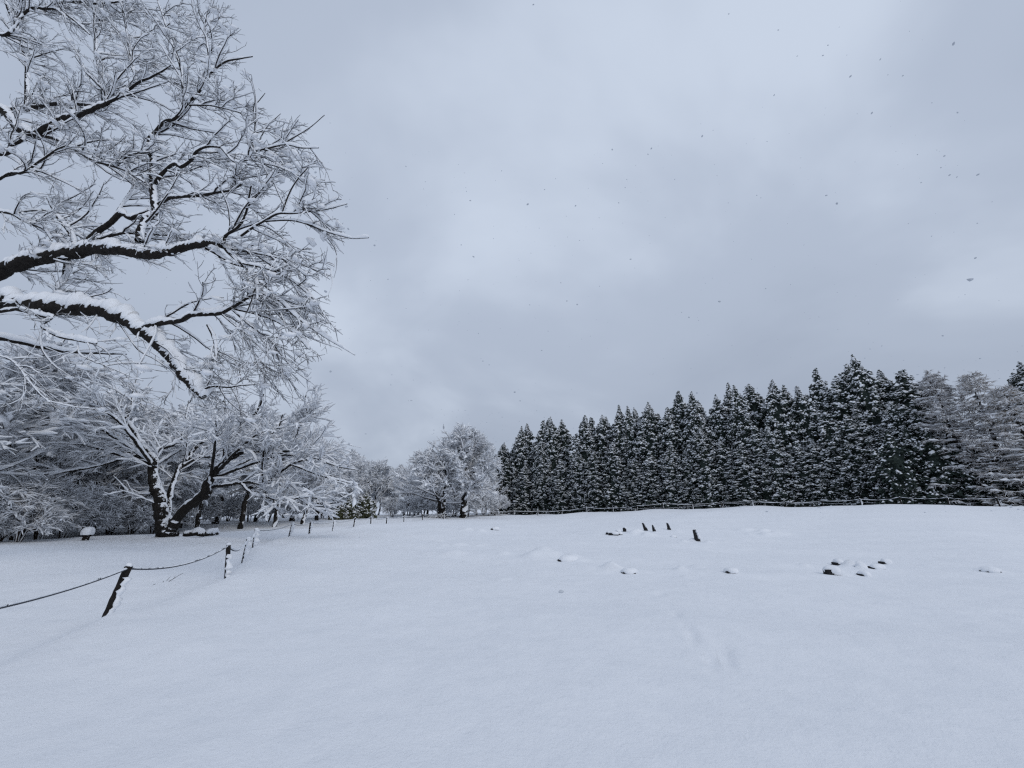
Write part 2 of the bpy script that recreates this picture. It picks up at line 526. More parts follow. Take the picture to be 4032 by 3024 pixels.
def build_near_tree():
    rng = np.random.default_rng(11)
    TX, TY = -15.6, 8.6
    tz = gz(TX, TY)
    root = thing("cherry_tree", "big bare cherry tree with snow-laden limbs reaching in from the left edge", "tree", (TX, TY, tz))
    off = np.array([TX, TY, tz])
    # (pixel path, start depth, end depth, start width px, end width px, joins trunk at height)
    L = [
        (c2((0, 410), (100, 430), (250, 452), (370, 462), (500, 475), (600, 480), (680, 510), (750, 550), (830, 600), (900, 650), (960, 710), (1010, 780), (1060, 850), (1110, 910), (1160, 960), (1180, 985)), 8.3, 7.2, 52, 15, 4.0),
        (c1((0, 1590), (100, 1545), (200, 1510), (300, 1490), (400, 1468), (500, 1455), (600, 1450), (700, 1455), (800, 1470), (860, 1482), (920, 1470), (1000, 1460), (1080, 1437), (1160, 1420), (1240, 1415), (1300, 1432)), 8.8, 7.4, 44, 19, 5.0),
        (c2((820, 590), (870, 562), (960, 547), (1060, 530), (1110, 502), (1200, 495), (1290, 488), (1340, 460), (1400, 430), (1460, 392)), 7.7, 6.9, 22, 10, None),
        (c2((1340, 462), (1450, 488), (1560, 520), (1640, 560), (1720, 620), (1790, 700)), 7.2, 6.4, 9, 3, None),
        (c2((1170, 945), (1230, 915), (1330, 922), (1390, 912), (1480, 905)), 7.2, 6.8, 9, 4, None),
        (c2((0, 482), (100, 466), (180, 490), (260, 512), (300, 520), (240, 562), (290, 600), (350, 632), (450, 652), (560, 670)), 8.2, 7.3, 14, 5, None),
        (c2((1205, 560), (1240, 640), (1250, 720), (1255, 800)), 7.2, 6.9, 10, 4, None),
        (c1((1300, 1432), (1340, 1480), (1400, 1530), (1450, 1580), (1482, 1640), (1490, 1740)), 7.4, 6.7, 14, 5, None),
        (c1((1190, 1440), (1260, 1480), (1340, 1530), (1430, 1560), (1480, 1620)), 7.6, 8.4, 10, 5, None),
        (c1((805, 1400), (820, 1320), (850, 1270), (892, 1232), (885, 1150), (890, 1080), (880, 1000), (885, 920), (850, 865), (842, 830)), 7.9, 8.3, 27, 15, None),
        (c1((890, 1075), (950, 1000), (1010, 956), (1050, 970), (1110, 930), (1140, 880), (1200, 852), (1280, 856)), 8.1, 7.4, 14, 6, None),
        (c1((918, 1195), (980, 1152), (1060, 1145), (1150, 1135), (1240, 1120), (1340, 1105), (1405, 1070)), 8.1, 7.2, 14, 6, None),
        (c1((842, 835), (900, 765), (960, 705), (1020, 688), (1090, 600), (1150, 540), (1200, 462), (1240, 410), (1310, 360), (1400, 340), (1465, 328)), 8.3, 7.0, 13, 3.5, None),
        (c1((1200, 465), (1212, 340), (1195, 200), (1195, 120), (1213, 40)), 7.5, 7.2, 7, 2.5, None),
        (c1((1090, 600), (1062, 520), (1050, 400), (1010, 290), (970, 180), (940, 80), (905, -20)), 7.7, 7.9, 7, 3, None),
        (c1((560, 1388), (700, 1357), (820, 1355), (900, 1360), (1000, 1370), (1110, 1388)), 8.6, 8.9, 12, 5, None),
        (c1((480, 1440), (570, 1350), (640, 1290), (700, 1240), (760, 1268), (820, 1250), (885, 1222)), 8.7, 8.3, 22, 14, None),
        (c1((680, 1240), (740, 1140), (790, 1060), (840, 960)), 8.6, 9.2, 12, 5, None),
        (c1((430, 1420), (390, 1330), (340, 1270), (300, 1200), (275, 1150)), 8.6, 9.4, 15, 7, None),
        (c1((-20, 660), (70, 700), (100, 745), (200, 780), (280, 740), (340, 700), (420, 680), (500, 650), (560, 622), (620, 600)), 9.3, 8.2, 24, 13, 7.0),
        (c1((-10, 640), (200, 622), (260, 610), (340, 600), (420, 600), (500, 610), (560, 622)), 9.8, 8.5, 14, 10, None),
        (c1((200, 780), (300, 800), (400, 852), (470, 890), (540, 930), (600, 950), (680, 972), (760, 1010), (840, 1060)), 9.0, 8.0, 13, 5, None),
        (c1((680, 972), (720, 920), (800, 890), (865, 885)), 8.3, 8.0, 7, 4, None),
        (c1((620, 600), (610, 540), (560, 480), (500, 420), (440, 330)), 8.2, 8.4, 10, 4, None),
        (c1((620, 600), (700, 560), (800, 480), (870, 450), (930, 420), (990, 380)), 8.2, 7.6, 10, 4, None),
        (c1((160, 420), (145, 320), (120, 250), (90, 150), (60, 80), (30, 0), (10, -80)), 9.4, 9.8, 13, 9, None),
        (c1((155, 640), (158, 520), (160, 400)), 9.3, 9.4, 16, 13, None),
        (c1((600, 600), (570, 380), (555, 260), (565, 150), (590, 50), (610, -40)), 8.6, 8.8, 9, 7, None),
        (c1((790, 480), (760, 340), (740, 220), (720, 100), (700, 0)), 8.0, 8.2, 7, 3, None),
        (c1((1380, 960), (1440, 905), (1480, 880), (1560, 860), (1650, 840), (1750, 858), (1850, 860)), 7.4, 6.6, 8, 2.5, None),
        (c1((1640, 838), (1720, 790), (1800, 740), (1885, 668)), 6.9, 6.5, 5, 2, None),
        (c1((1465, 885), (1480, 760), (1475, 620), (1500, 590), (1540, 540)), 7.3, 7.1, 6, 2, None),
        (c1((1400, 1370), (1490, 1307), (1560, 1270), (1620, 1240), (1700, 1240), (1800, 1230), (1900, 1215), (2015, 1185)), 7.2, 6.3, 9, 2.5, None),
        (c1((1640, 1232), (1680, 1120), (1730, 1040), (1800, 960), (1840, 930)), 6.9, 6.6, 6, 2, None),
        (c1((1540, 1285), (1680, 1280), (1780, 1300), (1880, 1340), (1980, 1370), (2050, 1386), (2140, 1382)), 7.0, 6.2, 6, 2.5, None),
        (c1((1280, 856), (1360, 940), (1450, 930), (1540, 950), (1640, 980), (1760, 1030)), 7.4, 6.8, 6, 2.5, None),
        (c1((1100, 612), (1200, 610), (1300, 630), (1400, 655)), 7.6, 7.2, 6, 2.5, None),
        (c1((1300, 1432), (1308, 1370), (1380, 1320), (1420, 1260), (1440, 1180), (1460, 1080)), 7.4, 7.0, 12, 5, None),
        (c1((1400, 1530), (1550, 1560), (1680, 1620), (1780, 1700), (1860, 1790), (1900, 1880)), 7.0, 6.3, 7, 2.5, None),
        (c1((1310, 1445), (1480, 1470), (1620, 1500), (1760, 1540), (1930, 1610)), 7.4, 6.5, 8, 2.5, None),
        (c2((1460, 392), (1520, 380), (1620, 420), (1700, 500), (1780, 560), (1900, 640), (2060, 735)), 6.9, 6.2, 7, 2.5, None),
        (c2((1340, 465), (1450, 560), (1560, 640), (1640, 740), (1720, 830), (1800, 890)), 7.1, 6.5, 7, 2.5, None),
        (c2((1290, 500), (1360, 560), (1440, 620), (1470, 700), (1480, 800)), 7.1, 6.9, 6, 2.5, None),
        (c2((-40, 730), (60, 760), (120, 820), (180, 900), (230, 960), (290, 1010)), 7.6, 7.2, 5, 2.5, None),
        (c2((450, 652), (460, 720), (520, 760), (620, 800), (760, 860), (830, 885)), 7.5, 7.0, 5, 2, None),
        (c2((640, 500), (700, 560), (800, 700), (900, 760), (1000, 830), (1040, 880)), 7.9, 7.4, 6, 2.5, None),
        (c1((-40, 1060), (60, 1010), (140, 1000), (240, 930), (330, 870), (400, 840)), 8.6, 8.2, 10, 4, None),
        (c1((-40, 1230), (60, 1240), (150, 1290), (250, 1330), (300, 1400)), 8.8, 8.4, 9, 4, None),
        (c1((-40, 180), (40, 200), (160, 60), (260, 50), (340, 60), (430, 120), (520, 200)), 9.0, 8.4, 10, 4, None),
        (c1((260, 50), (400, 10), (560, 20), (700, 10), (810, 10)), 8.8, 8.2, 8, 3, None),
        (c1((-40, 900), (60, 880), (110, 800), (130, 810), (60, 850)), 8.9, 8.8, 14, 8, None),
        (c2((330, 500), (350, 350), (380, 250), (400, 120)), 8.6, 9.2, 26, 16, None),
    ]
    # the trunk and limbs outside the frame
    PTS = []
    def px_to(pts, y0, y1):
        n = len(pts)
        return np.array([at_y(px, py, y0 + (y1 - y0) * i / (n - 1)) for i, (px, py) in enumerate(pts)])
    trunk_pts = [np.array([TX, TY, tz - 0.3]), np.array([TX + .05, TY, tz + 1.2]), np.array([TX + .2, TY + .1, tz + 3.0]), np.array([TX + .2, TY + .2, tz + 5.0]),
                 np.array([TX + .0, TY + .35, tz + 7.2]), np.array([TX - .3, TY + .5, tz + 9.5]), np.array([TX - .5, TY + .4, tz + 11.6])]
    bark, snow, P, r = limb_meshes(rng, np.array(trunk_pts) - off, [.62, .50, .44, .38, .28, .16, .06], 0.12, 0.05, 14)
    mb = MB(); mb.add(*bark); put("trunk", mb.mesh("near_trunk", True), M_BARK_TRUNK, root)
    limbs, lrad, lw = [], [], []
    for pts, y0, y1, w0, w1, join in L:
        p3 = px_to(pts, y0, y1)
        def wid(px, i):
            d = p3[i]; dep = d[1] * ct + (d[2] - EYE) * st
            return max(0.004, 0.5 * px / FPX * dep)
        ra, rb = wid(w0, 0), wid(w1, -1)
        rad = [ra, (ra * 0.62 + rb * 0.38), rb]
        if join is not None:
            p3 = np.vstack([[TX + .15, TY + .1, tz + join], 0.5 * (p3[0] + np.array([TX, TY, tz + join])) + np.array([0, 0, .15]), p3])
            rad = [ra * 1.3] + rad
        thick = np.clip(0.040 + ra * 0.72, 0.035, 0.17)
        if np.mean([p[1] for p in pts]) > 1330 and w0 < 10: thick *= .2
        bark, snow, P, r = limb_meshes(rng, p3 - off, rad, 0.045 if ra > .03 else 0.06, thick, 9 if ra > .03 else 6, 1.1, 82)
        b = MB(); b.add(*bark)
        lo = put("limb", b.mesh("near_limb", True), M_BARK, root)
        s = MB(); s.add(*snow); put("snow_cap", s.mesh("near_limb_snow", True), M_SNOW, lo)
        limbs.append(P + off); lrad.append(r); lw.append(np.linalg.norm(np.diff(P, axis=0), axis=1).sum())
    # extra limbs that leave the trunk away from the picture, so the tree is whole
    for az, h, ln in [(2.4, 4.2, 6.0), (3.3, 5.0, 6.5), (4.2, 4.6, 6.0), (1.5, 5.6, 5.5), (2.9, 8.0, 4.0), (5.0, 5.5, 4.0)]:
        a = np.array([TX, TY, tz + h]); dvec = np.array([math.cos(az), math.sin(az), 0])
        pts = [a, a + dvec * ln * .3 + [0, 0, ln * .16], a + dvec * ln * .65 + [0, 0, ln * .22], a + dvec * ln + [0, 0, ln * .34]]
        bark, snow, P, r = limb_meshes(rng, np.array(pts) - off, [.15, .08, .03], 0.12, 0.08, 8)
        b = MB(); b.add(*bark); lo = put("limb", b.mesh("near_limb", True), M_BARK, root)
        s = MB(); s.add(*snow); put("snow_cap", s.mesh("near_limb_snow", True), M_SNOW, lo)
        limbs.append(P + off); lrad.append(r); lw.append(ln)
    # ---- fine branches
    NP = 16
    LP3 = np.stack([catmull(p[::max(1, len(p) // 20)], NP) for p in limbs])
    LR = np.stack([np.interp(np.linspace(0, 1, NP), np.linspace(0, 1, len(r)), r) for r in lrad])
    lw = np.array(lw)
    sil = np.array([(-400, 900), (0, 930), (230, 1000), (400, 1000), (470, 1240), (600, 1250), (800, 1350), (930, 1400), (1030, 1310), (1150, 1290), (1250, 1330),
                    (1370, 1370), (1450, 1230), (1560, 1210), (1700, 1180), (1800, 900), (3000, 500)], float)
    def keep(C, slack):
        q = project(C[:, -1])
        xm = np.interp(q[:, 1], sil[:, 0], sil[:, 1])
        ok = q[:, 0] < xm + slack * rng.normal(0, 1, len(q)) * 0.6
        # the photo leaves two openings of sky under the limbs
        h1 = ((q[:, 0] - 590) / 150) ** 2 + ((q[:, 1] - 1120) / 62) ** 2 < 1
        h2 = ((q[:, 0] - 190) / 170) ** 2 + ((q[:, 1] - 1370) / 55) ** 2 < 1
        h3 = ((q[:, 0] - 520) / 60) ** 2 + ((q[:, 1] - 790) / 50) ** 2 < 1
        h4 = (q[:, 0] < 720) & (q[:, 1] > 1260) & (q[:, 1] < 1560) & (rng.random(len(q)) < .45)
        thin = rng.random(len(q)) < 0.78
        ok &= ~h4
        ok &= ~((h1 | h2 | h3) & thin)
        ok &= C[:, :, 2].min(1) > 2.2
        ok &= ~((q[:, 1] > 1640) & (q[:, 0] < 1000) & (rng.random(len(q)) < 0.8))
        return ok
    def bias(b):
        q = project(b)
        v = np.zeros_like(b)
        v[:, 0] = 0.42; v[:, 1] = 0.16
        v[:, 2] = np.interp(b[:, 2], [3.0, 5.0, 6.5, 8.0, 11.0], [-0.50, -0.30, -0.05, 0.18, 0.42])
        return v
    thin = LR.mean(1) < 0.055
    n1 = np.maximum(2, lw * np.where(thin, 4.6, 2.2)).astype(int)
    C1, R1 = spawn(rng, LP3, LR, n1, 0.06, 1.0, 0.6, 1.9, 9, R_(25), R_(70), 0.028, 0.11, bias, 0.8, 0.0135, 0.28, 0.0062)
    k = keep(C1, 40); C1, R1 = C1[k], R1[k]
    C2, R2 = spawn(rng, C1, R1, 6, 0.12, 1.0, 0.25, 0.85, 6, R_(22), R_(58), 0.03, 0.12, lambda b: bias(b) * 0.55, 0.8, 0.009, 0.5, 0.0054)
    k = keep(C2, 50); C2, R2 = C2[k], R2[k]
    PA = np.concatenate([C2])
    C3, R3 = spawn(rng, C2, R2, 3, 0.12, 1.0, 0.07, 0.30, 3, R_(25), R_(65), 0.02, 0.14, lambda b: bias(b) * 0.4, 0.9, 0.012, 0.6, 0.0046)
    k = keep(C3, 60); C3, R3 = C3[k], R3[k]
    C4, R4 = spawn(rng, C1, R1, 4, 0.05, 1.0, 0.06, 0.20, 3, R_(35), R_(75), 0.0, 0.12, None, 0.9, 0.012, 0.55, 0.0054)
    k = keep(C4, 60); C4, R4 = C4[k], R4[k]
    print("near tree", len(C1), len(C2), len(C3), len(C4))
    tw = MB(); sn = MB()
    for C, Rr, K, th, gp in ((C1, R1, 5, 0.058, .15), (C2, R2, 3, 0.038, .42), (C3, R3, 3, 0.012, .6), (C4, R4, 3, 0.010, .6)):
        tw.add(*tubes(C - off, Rr, K))
        if C is C4: continue
        if C is C3: C, Rr = C[::2], Rr[::2]
        sn.add(*snow_on(rng, C - off, Rr, th * np.interp(C[..., 2], [3.5, 5.0, 6, 8], [.25, .45, .85, 1.0]), 0.52, .22, gp))
    put("twigs", tw.mesh("near_twigs"), M_TWIG, root, "stuff")
    put("twig_snow", sn.mesh("near_twig_snow", True), M_SNOW, root, "stuff")
    # clots of snow lodged in forks
    ii = rng.integers(0, len(C2), 800); jj = rng.integers(1, 5, 800)
    cl = MB()
    blob(cl, rng, C2[ii, jj] - off + [0, 0, .03], rng.uniform(.03, .095, 800), (1.9, 1.0, .62))
    put("snow_clots", cl.mesh("near_snow_clots", True), M_SNOW, root, "stuff")
    return root

# low-poly lumpy ball for clots and sprays (vectorised)
def unit_ball():
    a = (1 + 5 ** .5) / 2
    v = np.array([(-1, a, 0), (1, a, 0), (-1, -a, 0), (1, -a, 0), (0, -1, a), (0, 1, a), (0, -1, -a), (0, 1, -a), (a, 0, -1), (a, 0, 1), (-a, 0, -1), (-a, 0, 1)], float)
    f = np.array([(0, 11, 5), (0, 5, 1), (0, 1, 7), (0, 7, 10), (0, 10, 11), (1, 5, 9), (5, 11, 4), (11, 10, 2), (10, 7, 6), (7, 1, 8),
                  (3, 9, 4), (3, 4, 2), (3, 2, 6), (3, 6, 8), (3, 8, 9), (4, 9, 5), (2, 4, 11), (6, 2, 10), (8, 6, 7), (9, 8, 1)])
    return v / np.linalg.norm(v[0]), f
def blob(mb, rng, C, size, asp):
    v, f = unit_ball(); n = len(C)
    a = rng.uniform(0, 6.28, n)
    V = v[None] * np.array(asp)[None, None] * size[:, None, None] * rng.uniform(.75, 1.25, (n, 12, 1))
    x = V[..., 0] * np.cos(a)[:, None] - V[..., 1] * np.sin(a)[:, None]
    y = V[..., 0] * np.sin(a)[:, None] + V[..., 1] * np.cos(a)[:, None]
    V = np.stack([x, y, V[..., 2]], -1) + C[:, None]
    F = f[None] + (np.arange(n) * 12)[:, None, None]
    mb.add(V.reshape(-1, 3), t=F.reshape(-1, 3))

# ------------------------------------------------------------------ the forked tree in the middle distance
def finish_tree(rng, root, off, levels, mats, smooth_th):
    tw = MB(); sn = MB()
    for C, Rr, K, th, wd in levels:
        tw.add(*tubes(C - off, Rr, K)); sn.add(*snow_on(rng, C - off, Rr, th, wd, 0.35, 0.08))
    put("twigs", tw.mesh(root.name + "_twigs"), mats, root, "stuff")
    put("twig_snow", sn.mesh(root.name + "_twig_snow", True), M_SNOW, root, "stuff")

def build_forked_tree():
    rng = np.random.default_rng(23)
    bx, by = -19.9, 23.9
    bz = gz(bx, by)
    off = np.array([bx, by, bz])
    root = thing("cherry_tree", "wide forked tree with two thick dark stems behind the near rope fence", "tree", off)
    Y = by
    L = [
        (c3((1318, 440), (1300, 380), (1285, 300), (1280, 230), (1270, 130), (1235, 30)) + c2((905, 1530), (892, 1400), (892, 1335)), Y, Y - .3, 50, 28),
        (c2((892, 1340), (850, 1285), (800, 1230), (760, 1160), (710, 1115), (640, 1125), (550, 1120), (390, 1130)), Y - .3, Y - 2.5, 22, 7),
        (c2((892, 1345), (910, 1290), (960, 1270), (1010, 1250), (1060, 1200), (1080, 1100), (1100, 1000)), Y - .3, Y + 1.5, 20, 6),
        (c2((712, 1112), (760, 1060), (770, 970), (790, 880)), Y - 1.5, Y - 1, 9, 4),
        (c2((860, 1300), (700, 1340), (560, 1380), (400, 1410), (230, 1430), (60, 1440)), Y - .3, Y - 3.0, 9, 4),
        (c2((700, 1110), (600, 1050), (480, 1010), (330, 1000), (180, 1010)), Y - 1.5, Y - 3.5, 9, 4),
        (c3((1330, 430), (1350, 380), (1400, 290), (1480, 200), (1570, 140), (1640, 70)) + c2((1185, 1550), (1200, 1500), (1230, 1440), (1280, 1380), (1330, 1340), (1400, 1303), (1480, 1295), (1580, 1300), (1680, 1290)), Y, Y - 2.2, 36, 9),
        (c2((1290, 1365), (1310, 1270), (1320, 1200), (1320, 1150)), Y - .8, Y - .6, 15, 8),
        (c2((1320, 1270), (1390, 1190), (1440, 1120), (1500, 1050), (1530, 960)), Y - .7, Y - 1.8, 14, 5),
        (c3((1345, 340),) + c2((980, 1600), (1000, 1500), (1040, 1400), (1090, 1340), (1130, 1280), (1200, 1220), (1290, 1200), (1340, 1100), (1300, 1000)), Y + .2, Y + 2.5, 24, 6),
        (c2((1045, 1390), (1150, 1332), (1250, 1320), (1380, 1270), (1480, 1240)), Y + .8, Y + 2.6, 10, 5),
        (c2((1215, 1500), (1320, 1490), (1420, 1475), (1530, 1475), (1600, 1440), (1690, 1370), (1790, 1340)), Y - .4, Y - 3.6, 14, 5),
        (c2((1530, 1475), (1525, 1380), (1540, 1270), (1580, 1190), (1620, 1150), (1640, 1080)), Y - 2.4, Y - 3.0, 9, 4),
        (c2((1400, 1480), (1460, 1540), (1540, 1560), (1650, 1580), (1760, 1560), (1880, 1570)), Y - 1.8, Y - 4.4, 9, 4),
        (c2((1680, 1290), (1720, 1210), (1740, 1150), (1790, 1100), (1770, 1000), (1800, 910)), Y - 2.2, Y - 2.6, 8, 3),
        (c2((1580, 1300), (1700, 1320), (1820, 1330), (1950, 1380), (2060, 1400)), Y - 2.0, Y - 3.0, 8, 3),
        (c2((1690, 1370), (1820, 1420), (1950, 1460), (2080, 1490)), Y - 3.2, Y - 4.2, 7, 3),
    ]
    limbs, lrad, lw = [], [], []
    for i, (pts, y0, y1, w0, w1) in enumerate(L):
        n = len(pts)
        p3 = np.array([at_y(px, py, y0 + (y1 - y0) * (k / (n - 1)) ** 1.3) for k, (px, py) in enumerate(pts)])
        if i in (0, 6): p3[0][2] = bz - 0.1
        d0 = p3[0][1] * ct + (p3[0][2] - EYE) * st
        ra, rb = .46 * w0 / FPX * d0, max(.02, .5 * w1 / FPX * d0)
        rad = [ra, ra * .8 + rb * .2, ra * .5 + rb * .5, rb]
        if i in (0, 6): rad = [ra * 1.75, ra * 1.25, ra * 1.08, ra, ra * .93 + rb * .07, ra * .86 + rb * .14, ra * .75 + rb * .25, ra * .6 + rb * .4, ra * .4 + rb * .6, ra * .2 + rb * .8, rb]
        bark, snow, P, r = limb_meshes(rng, p3 - off, rad, 0.10, .02 if i in (0, 9) else np.clip(.04 + ra * .42, .06, .13), 9, .7, {0: 18, 6: 48, 9: 35}.get(i, 62), 16 if i in (0, 6) else 3)
        b = MB(); b.add(*bark)
        lo = put("stem" if i in (0, 6, 9) else "limb", b.mesh("forked_limb", True), M_BARK_TRUNK, root)
        s = MB(); s.add(*snow); put("snow_cap", s.mesh("forked_limb_snow", True), M_SNOW, lo)
        limbs.append(P + off); lrad.append(r); lw.append(np.linalg.norm(np.diff(P, axis=0), axis=1).sum())
    for az, el, h, ln in [(-1.0, .55, 4.6, 5.0), (-2.3, .5, 4.6, 5.0), (-.5, .45, 4.2, 5.5), (.8, .5, 4.0, 6.0), (1.6, .5, 4.2, 6.0), (2.4, .4, 4.0, 6.5), (3.0, .3, 3.5, 7.0), (-1.7, .6, 4.5, 5), (-2.8, .2, 3.2, 7.0), (0.1, .25, 3.4, 6.0)]:
        st_ = limbs[6] if math.cos(az) > 0 else limbs[0]
        a = st_[int(len(st_) * (.55 if math.cos(az) > 0 else .9))]; dv = np.array([math.cos(az) * math.cos(el), math.sin(az) * math.cos(el), math.sin(el)])
        pts = [a, a + dv * ln * .35 + [0, 0, .35], a + dv * ln * .7 + [0, 0, .45], a + dv * ln]
        bark, snow, P, r = limb_meshes(rng, np.array(pts) - off, [.09, .06, .025], .14, .10, 7)
        b = MB(); b.add(*bark); lo = put("limb", b.mesh("forked_limb", True), M_BARK_TRUNK, root)
        s = MB(); s.add(*snow); put("snow_cap", s.mesh("forked_limb_snow", True), M_SNOW, lo)
        limbs.append(P + off); lrad.append(r); lw.append(ln)
    NP = 14
    LP3 = np.stack([catmull(p[::max(1, len(p) // 16)], NP) for p in limbs])
    LR = np.stack([np.interp(np.linspace(0, 1, NP), np.linspace(0, 1, len(r)), r) for r in lrad])
    lw = np.array(lw)
    cx = bx
    def bias(b):
        v = np.zeros_like(b)
        h = nrm(np.stack([b[:, 0] - bx, b[:, 1] - by, np.zeros(len(b))], 1) + 1e-6)
        v += 0.45 * h
        v[:, 2] = np.interp(b[:, 2], [1.5, 4, 6, 9], [-.10, .05, .22, .4])
        return v
    def keep(C):
        q = project(C[:, -1]); e = C[:, -1]
        xm = np.interp(q[:, 1], [1300, 1480, 1560, 1700, 1800, 1950, 2050, 2100], [1050, 1250, 1320, 1360, 1400, 1410, 1330, 1250])
        ok = (q[:, 0] < xm + rng.normal(0, 25, len(q))) & (C[:, :, 2].min(1) > bz + .9) & (e[:, 2] < bz + 10.3 + rng.normal(0, .3, len(e)))
        lowmid = (q[:, 1] > 1930) & (q[:, 0] > 560) & (q[:, 0] < 900)
        ok &= ~(lowmid & (rng.random(len(q)) < .85))
        fr = (C[:, :, 1].min(1) < by + .3) & (q[:, 0] > 520) & (q[:, 0] < 960) & (q[:, 1] > 1740 + np.abs(q[:, 0] - 740) * .2)
        ok &= ~(fr & (rng.random(len(q)) < .93))
        return ok
    C1, R1 = spawn(rng, LP3, LR, np.maximum(3, lw * 2.3).astype(int), .22, 1.0, 1.2, 3.4, 9, R_(25), R_(70), .004, .08, bias, .55, .0105, .3, .009)
    k = keep(C1); C1, R1 = C1[k], R1[k]
    C2, R2 = spawn(rng, C1, R1, 7, .12, 1, .5, 1.5, 5, R_(25), R_(60), .012, .08, lambda b: bias(b) * .5, .6, .009, .4, .0075)
    k = keep(C2); C2, R2 = C2[k], R2[k]
    C3, R3 = spawn(rng, C2, R2, 3, .12, 1, .2, .6, 3, R_(25), R_(65), .01, .10, lambda b: bias(b) * .4, .7, .009, .5, .006)
    k = keep(C3); C3, R3 = C3[k], R3[k]
    print("forked", len(C1), len(C2), len(C3))
    finish_tree(rng, root, off, ((C1, R1, 4, .105, .85), (C2, R2, 3, .08, .85), (C3, R3, 3, .05, .85)), M_TWIG, 0)
    return root

# ------------------------------------------------------------------ generic bare tree (prototypes)
def bare_tree(name, seed, stems, crown, n_limb, n1, n2, n3, l1, l2, l3, up, th, wd=.75, rmin=(.016, .012, .010), limb_len=None, z_lo=1.5, flat=.8, bark=None, twig=None, fan=None):
    """stems: list of (polyline, radii); crown: centre z, horizontal radius, vertical radius. Builds at the origin, returns the parts' meshes"""
    rng = np.random.default_rng(seed)
    parts = []
    tk = MB(); tsn = MB()
    polys, rads, lens = [], [], []
    for pts, rad in stems:
        b, s, P, r = limb_meshes(rng, np.array(pts, float), rad, .25, .05, 8)
        tk.add(*b); tsn.add(*s)
        polys.append(P); rads.append(r); lens.append(len(P))
    NP = 12
    SP = np.stack([catmull(p[::max(1, len(p) // 12)], NP) for p in polys])
    SR = np.stack([np.interp(np.linspace(0, 1, NP), np.linspace(0, 1, len(r)), r) for r in rads])
    cz, cr, cv = crown[:3]; ox = crown[3] if len(crown) > 3 else 0.0
    def inside(C, s=1.0):
        e = C[:, -1]
        q = ((e[:, 0] - ox) ** 2 + e[:, 1] ** 2) / cr ** 2 + ((e[:, 2] - cz) / np.where(e[:, 2] > cz, cv, cz - z_lo)) ** 2
        ok = (q < (s + rng.normal(0, .05, len(e))) ** 2) & (C[:, :, 2].min(1) > (.5 if cz > 3 else .08))
        if fan:
            m = C.mean(1)
            ok &= ~((np.abs(m[:, 0]) < 4.6) & (m[:, 2] < 3.5) & (m[:, 1] < 4.0) & (rng.random(len(e)) < .95))
        return ok
    def bias(k):
        def f(b):
            v = np.zeros_like(b)
            h = nrm(np.stack([b[:, 0], b[:, 1], np.zeros(len(b))], 1) + rng.normal(0, .05, b.shape))
            v += k * .5 * h; v[:, 2] = k * up
            return v
        return f
    ll = limb_len or (cr * .55, cr * .95)
    C0, R0 = spawn(rng, SP, SR, n_limb, .34, 1.0, ll[0], ll[1], 10, R_(30), R_(75), -.01, .09, bias(1.0), flat, .014, .25, rmin[0] * 1.3, .25)
    if fan:
        n, z0, z1, e0, e1 = fan
        k = (np.arange(n) + .5) / n
        az = np.arange(n) * 2.39996 + rng.normal(0, .25, n)
        el = np.radians(e0 + (e1 - e0) * k ** .85) + rng.normal(0, .06, n)
        si = rng.integers(0, len(SP), n); fz = np.clip((.46 + .5 * k) * 11, 0, 10.9); ii = fz.astype(int)
        base = SP[si, ii] * (1 - (fz - ii))[:, None] + SP[si, np.minimum(ii + 1, 11)] * (fz - ii)[:, None]
        Dv = np.stack([np.cos(el) * np.cos(az), np.cos(el) * np.sin(az), np.sin(el)], 1)
        tt = np.linspace(.3, 14, 120)
        Q = base[:, None] + Dv[:, None] * tt[None, :, None]
        qq = ((Q[..., 0] - ox) ** 2 + Q[..., 1] ** 2) / cr ** 2 + ((Q[..., 2] - cz) / np.where(Q[..., 2] > cz, cv, cz - z_lo)) ** 2
        reach = tt[np.argmax(qq > 1, 1)] * rng.uniform(.72, .95, n)
        kk = np.linspace(0, 1, 10)
        C0 = base[:, None] + Dv[:, None] * (reach[:, None] * kk)[..., None]
        C0[..., 2] += (.10 * reach[:, None] * (kk ** 2 - kk))
        C0 += np.cumsum(rng.normal(0, .05, C0.shape), 1) * (kk > 0)[None, :, None]
        R0 = np.maximum((.017 * reach)[:, None] * (1 - .8 * kk), rmin[0])
    C1, R1 = spawn(rng, C0, R0, n1, .15, 1.0, *l1, 7, R_(22), R_(60), 0, .10, bias(.7), flat, .011, .3, rmin[0])
    k = inside(C1); C1, R1 = C1[k], R1[k]
    C2, R2 = spawn(rng, C1, R1, n2, .12, 1.0, *l2, 4, R_(22), R_(58), 0, .09, bias(.5), flat, .010, .4, rmin[1])
    k = inside(C2, 1.03); C2, R2 = C2[k], R2[k]
    C3, R3 = spawn(rng, C2, R2, n3, .15, 1.0, *l3, 2, R_(22), R_(58), 0, .09, bias(.4), flat, .010, .5, rmin[2])
    k = inside(C3, 1.06); C3, R3 = C3[k], R3[k]
    tw = MB(); sn = MB()
    for C, Rr, K, t in ((C0, R0, 6, th * 1.5), (C1, R1, 3, th * 1.2), (C2, R2, 3, th), (C3, R3, 3, th * .85)):
        tw.add(*tubes(C, Rr, K)); sn.add(*snow_on(rng, C, Rr, t, wd, .4, .08))
    print(name, len(C0), len(C1), len(C2), len(C3))
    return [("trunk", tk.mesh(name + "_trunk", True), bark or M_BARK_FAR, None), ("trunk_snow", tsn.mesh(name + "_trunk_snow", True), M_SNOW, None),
            ("twigs", tw.mesh(name + "_twigs"), twig or M_TWIG_HAZED, "stuff"), ("twig_snow", sn.mesh(name + "_twig_snow", True), M_SNOW, "stuff")]

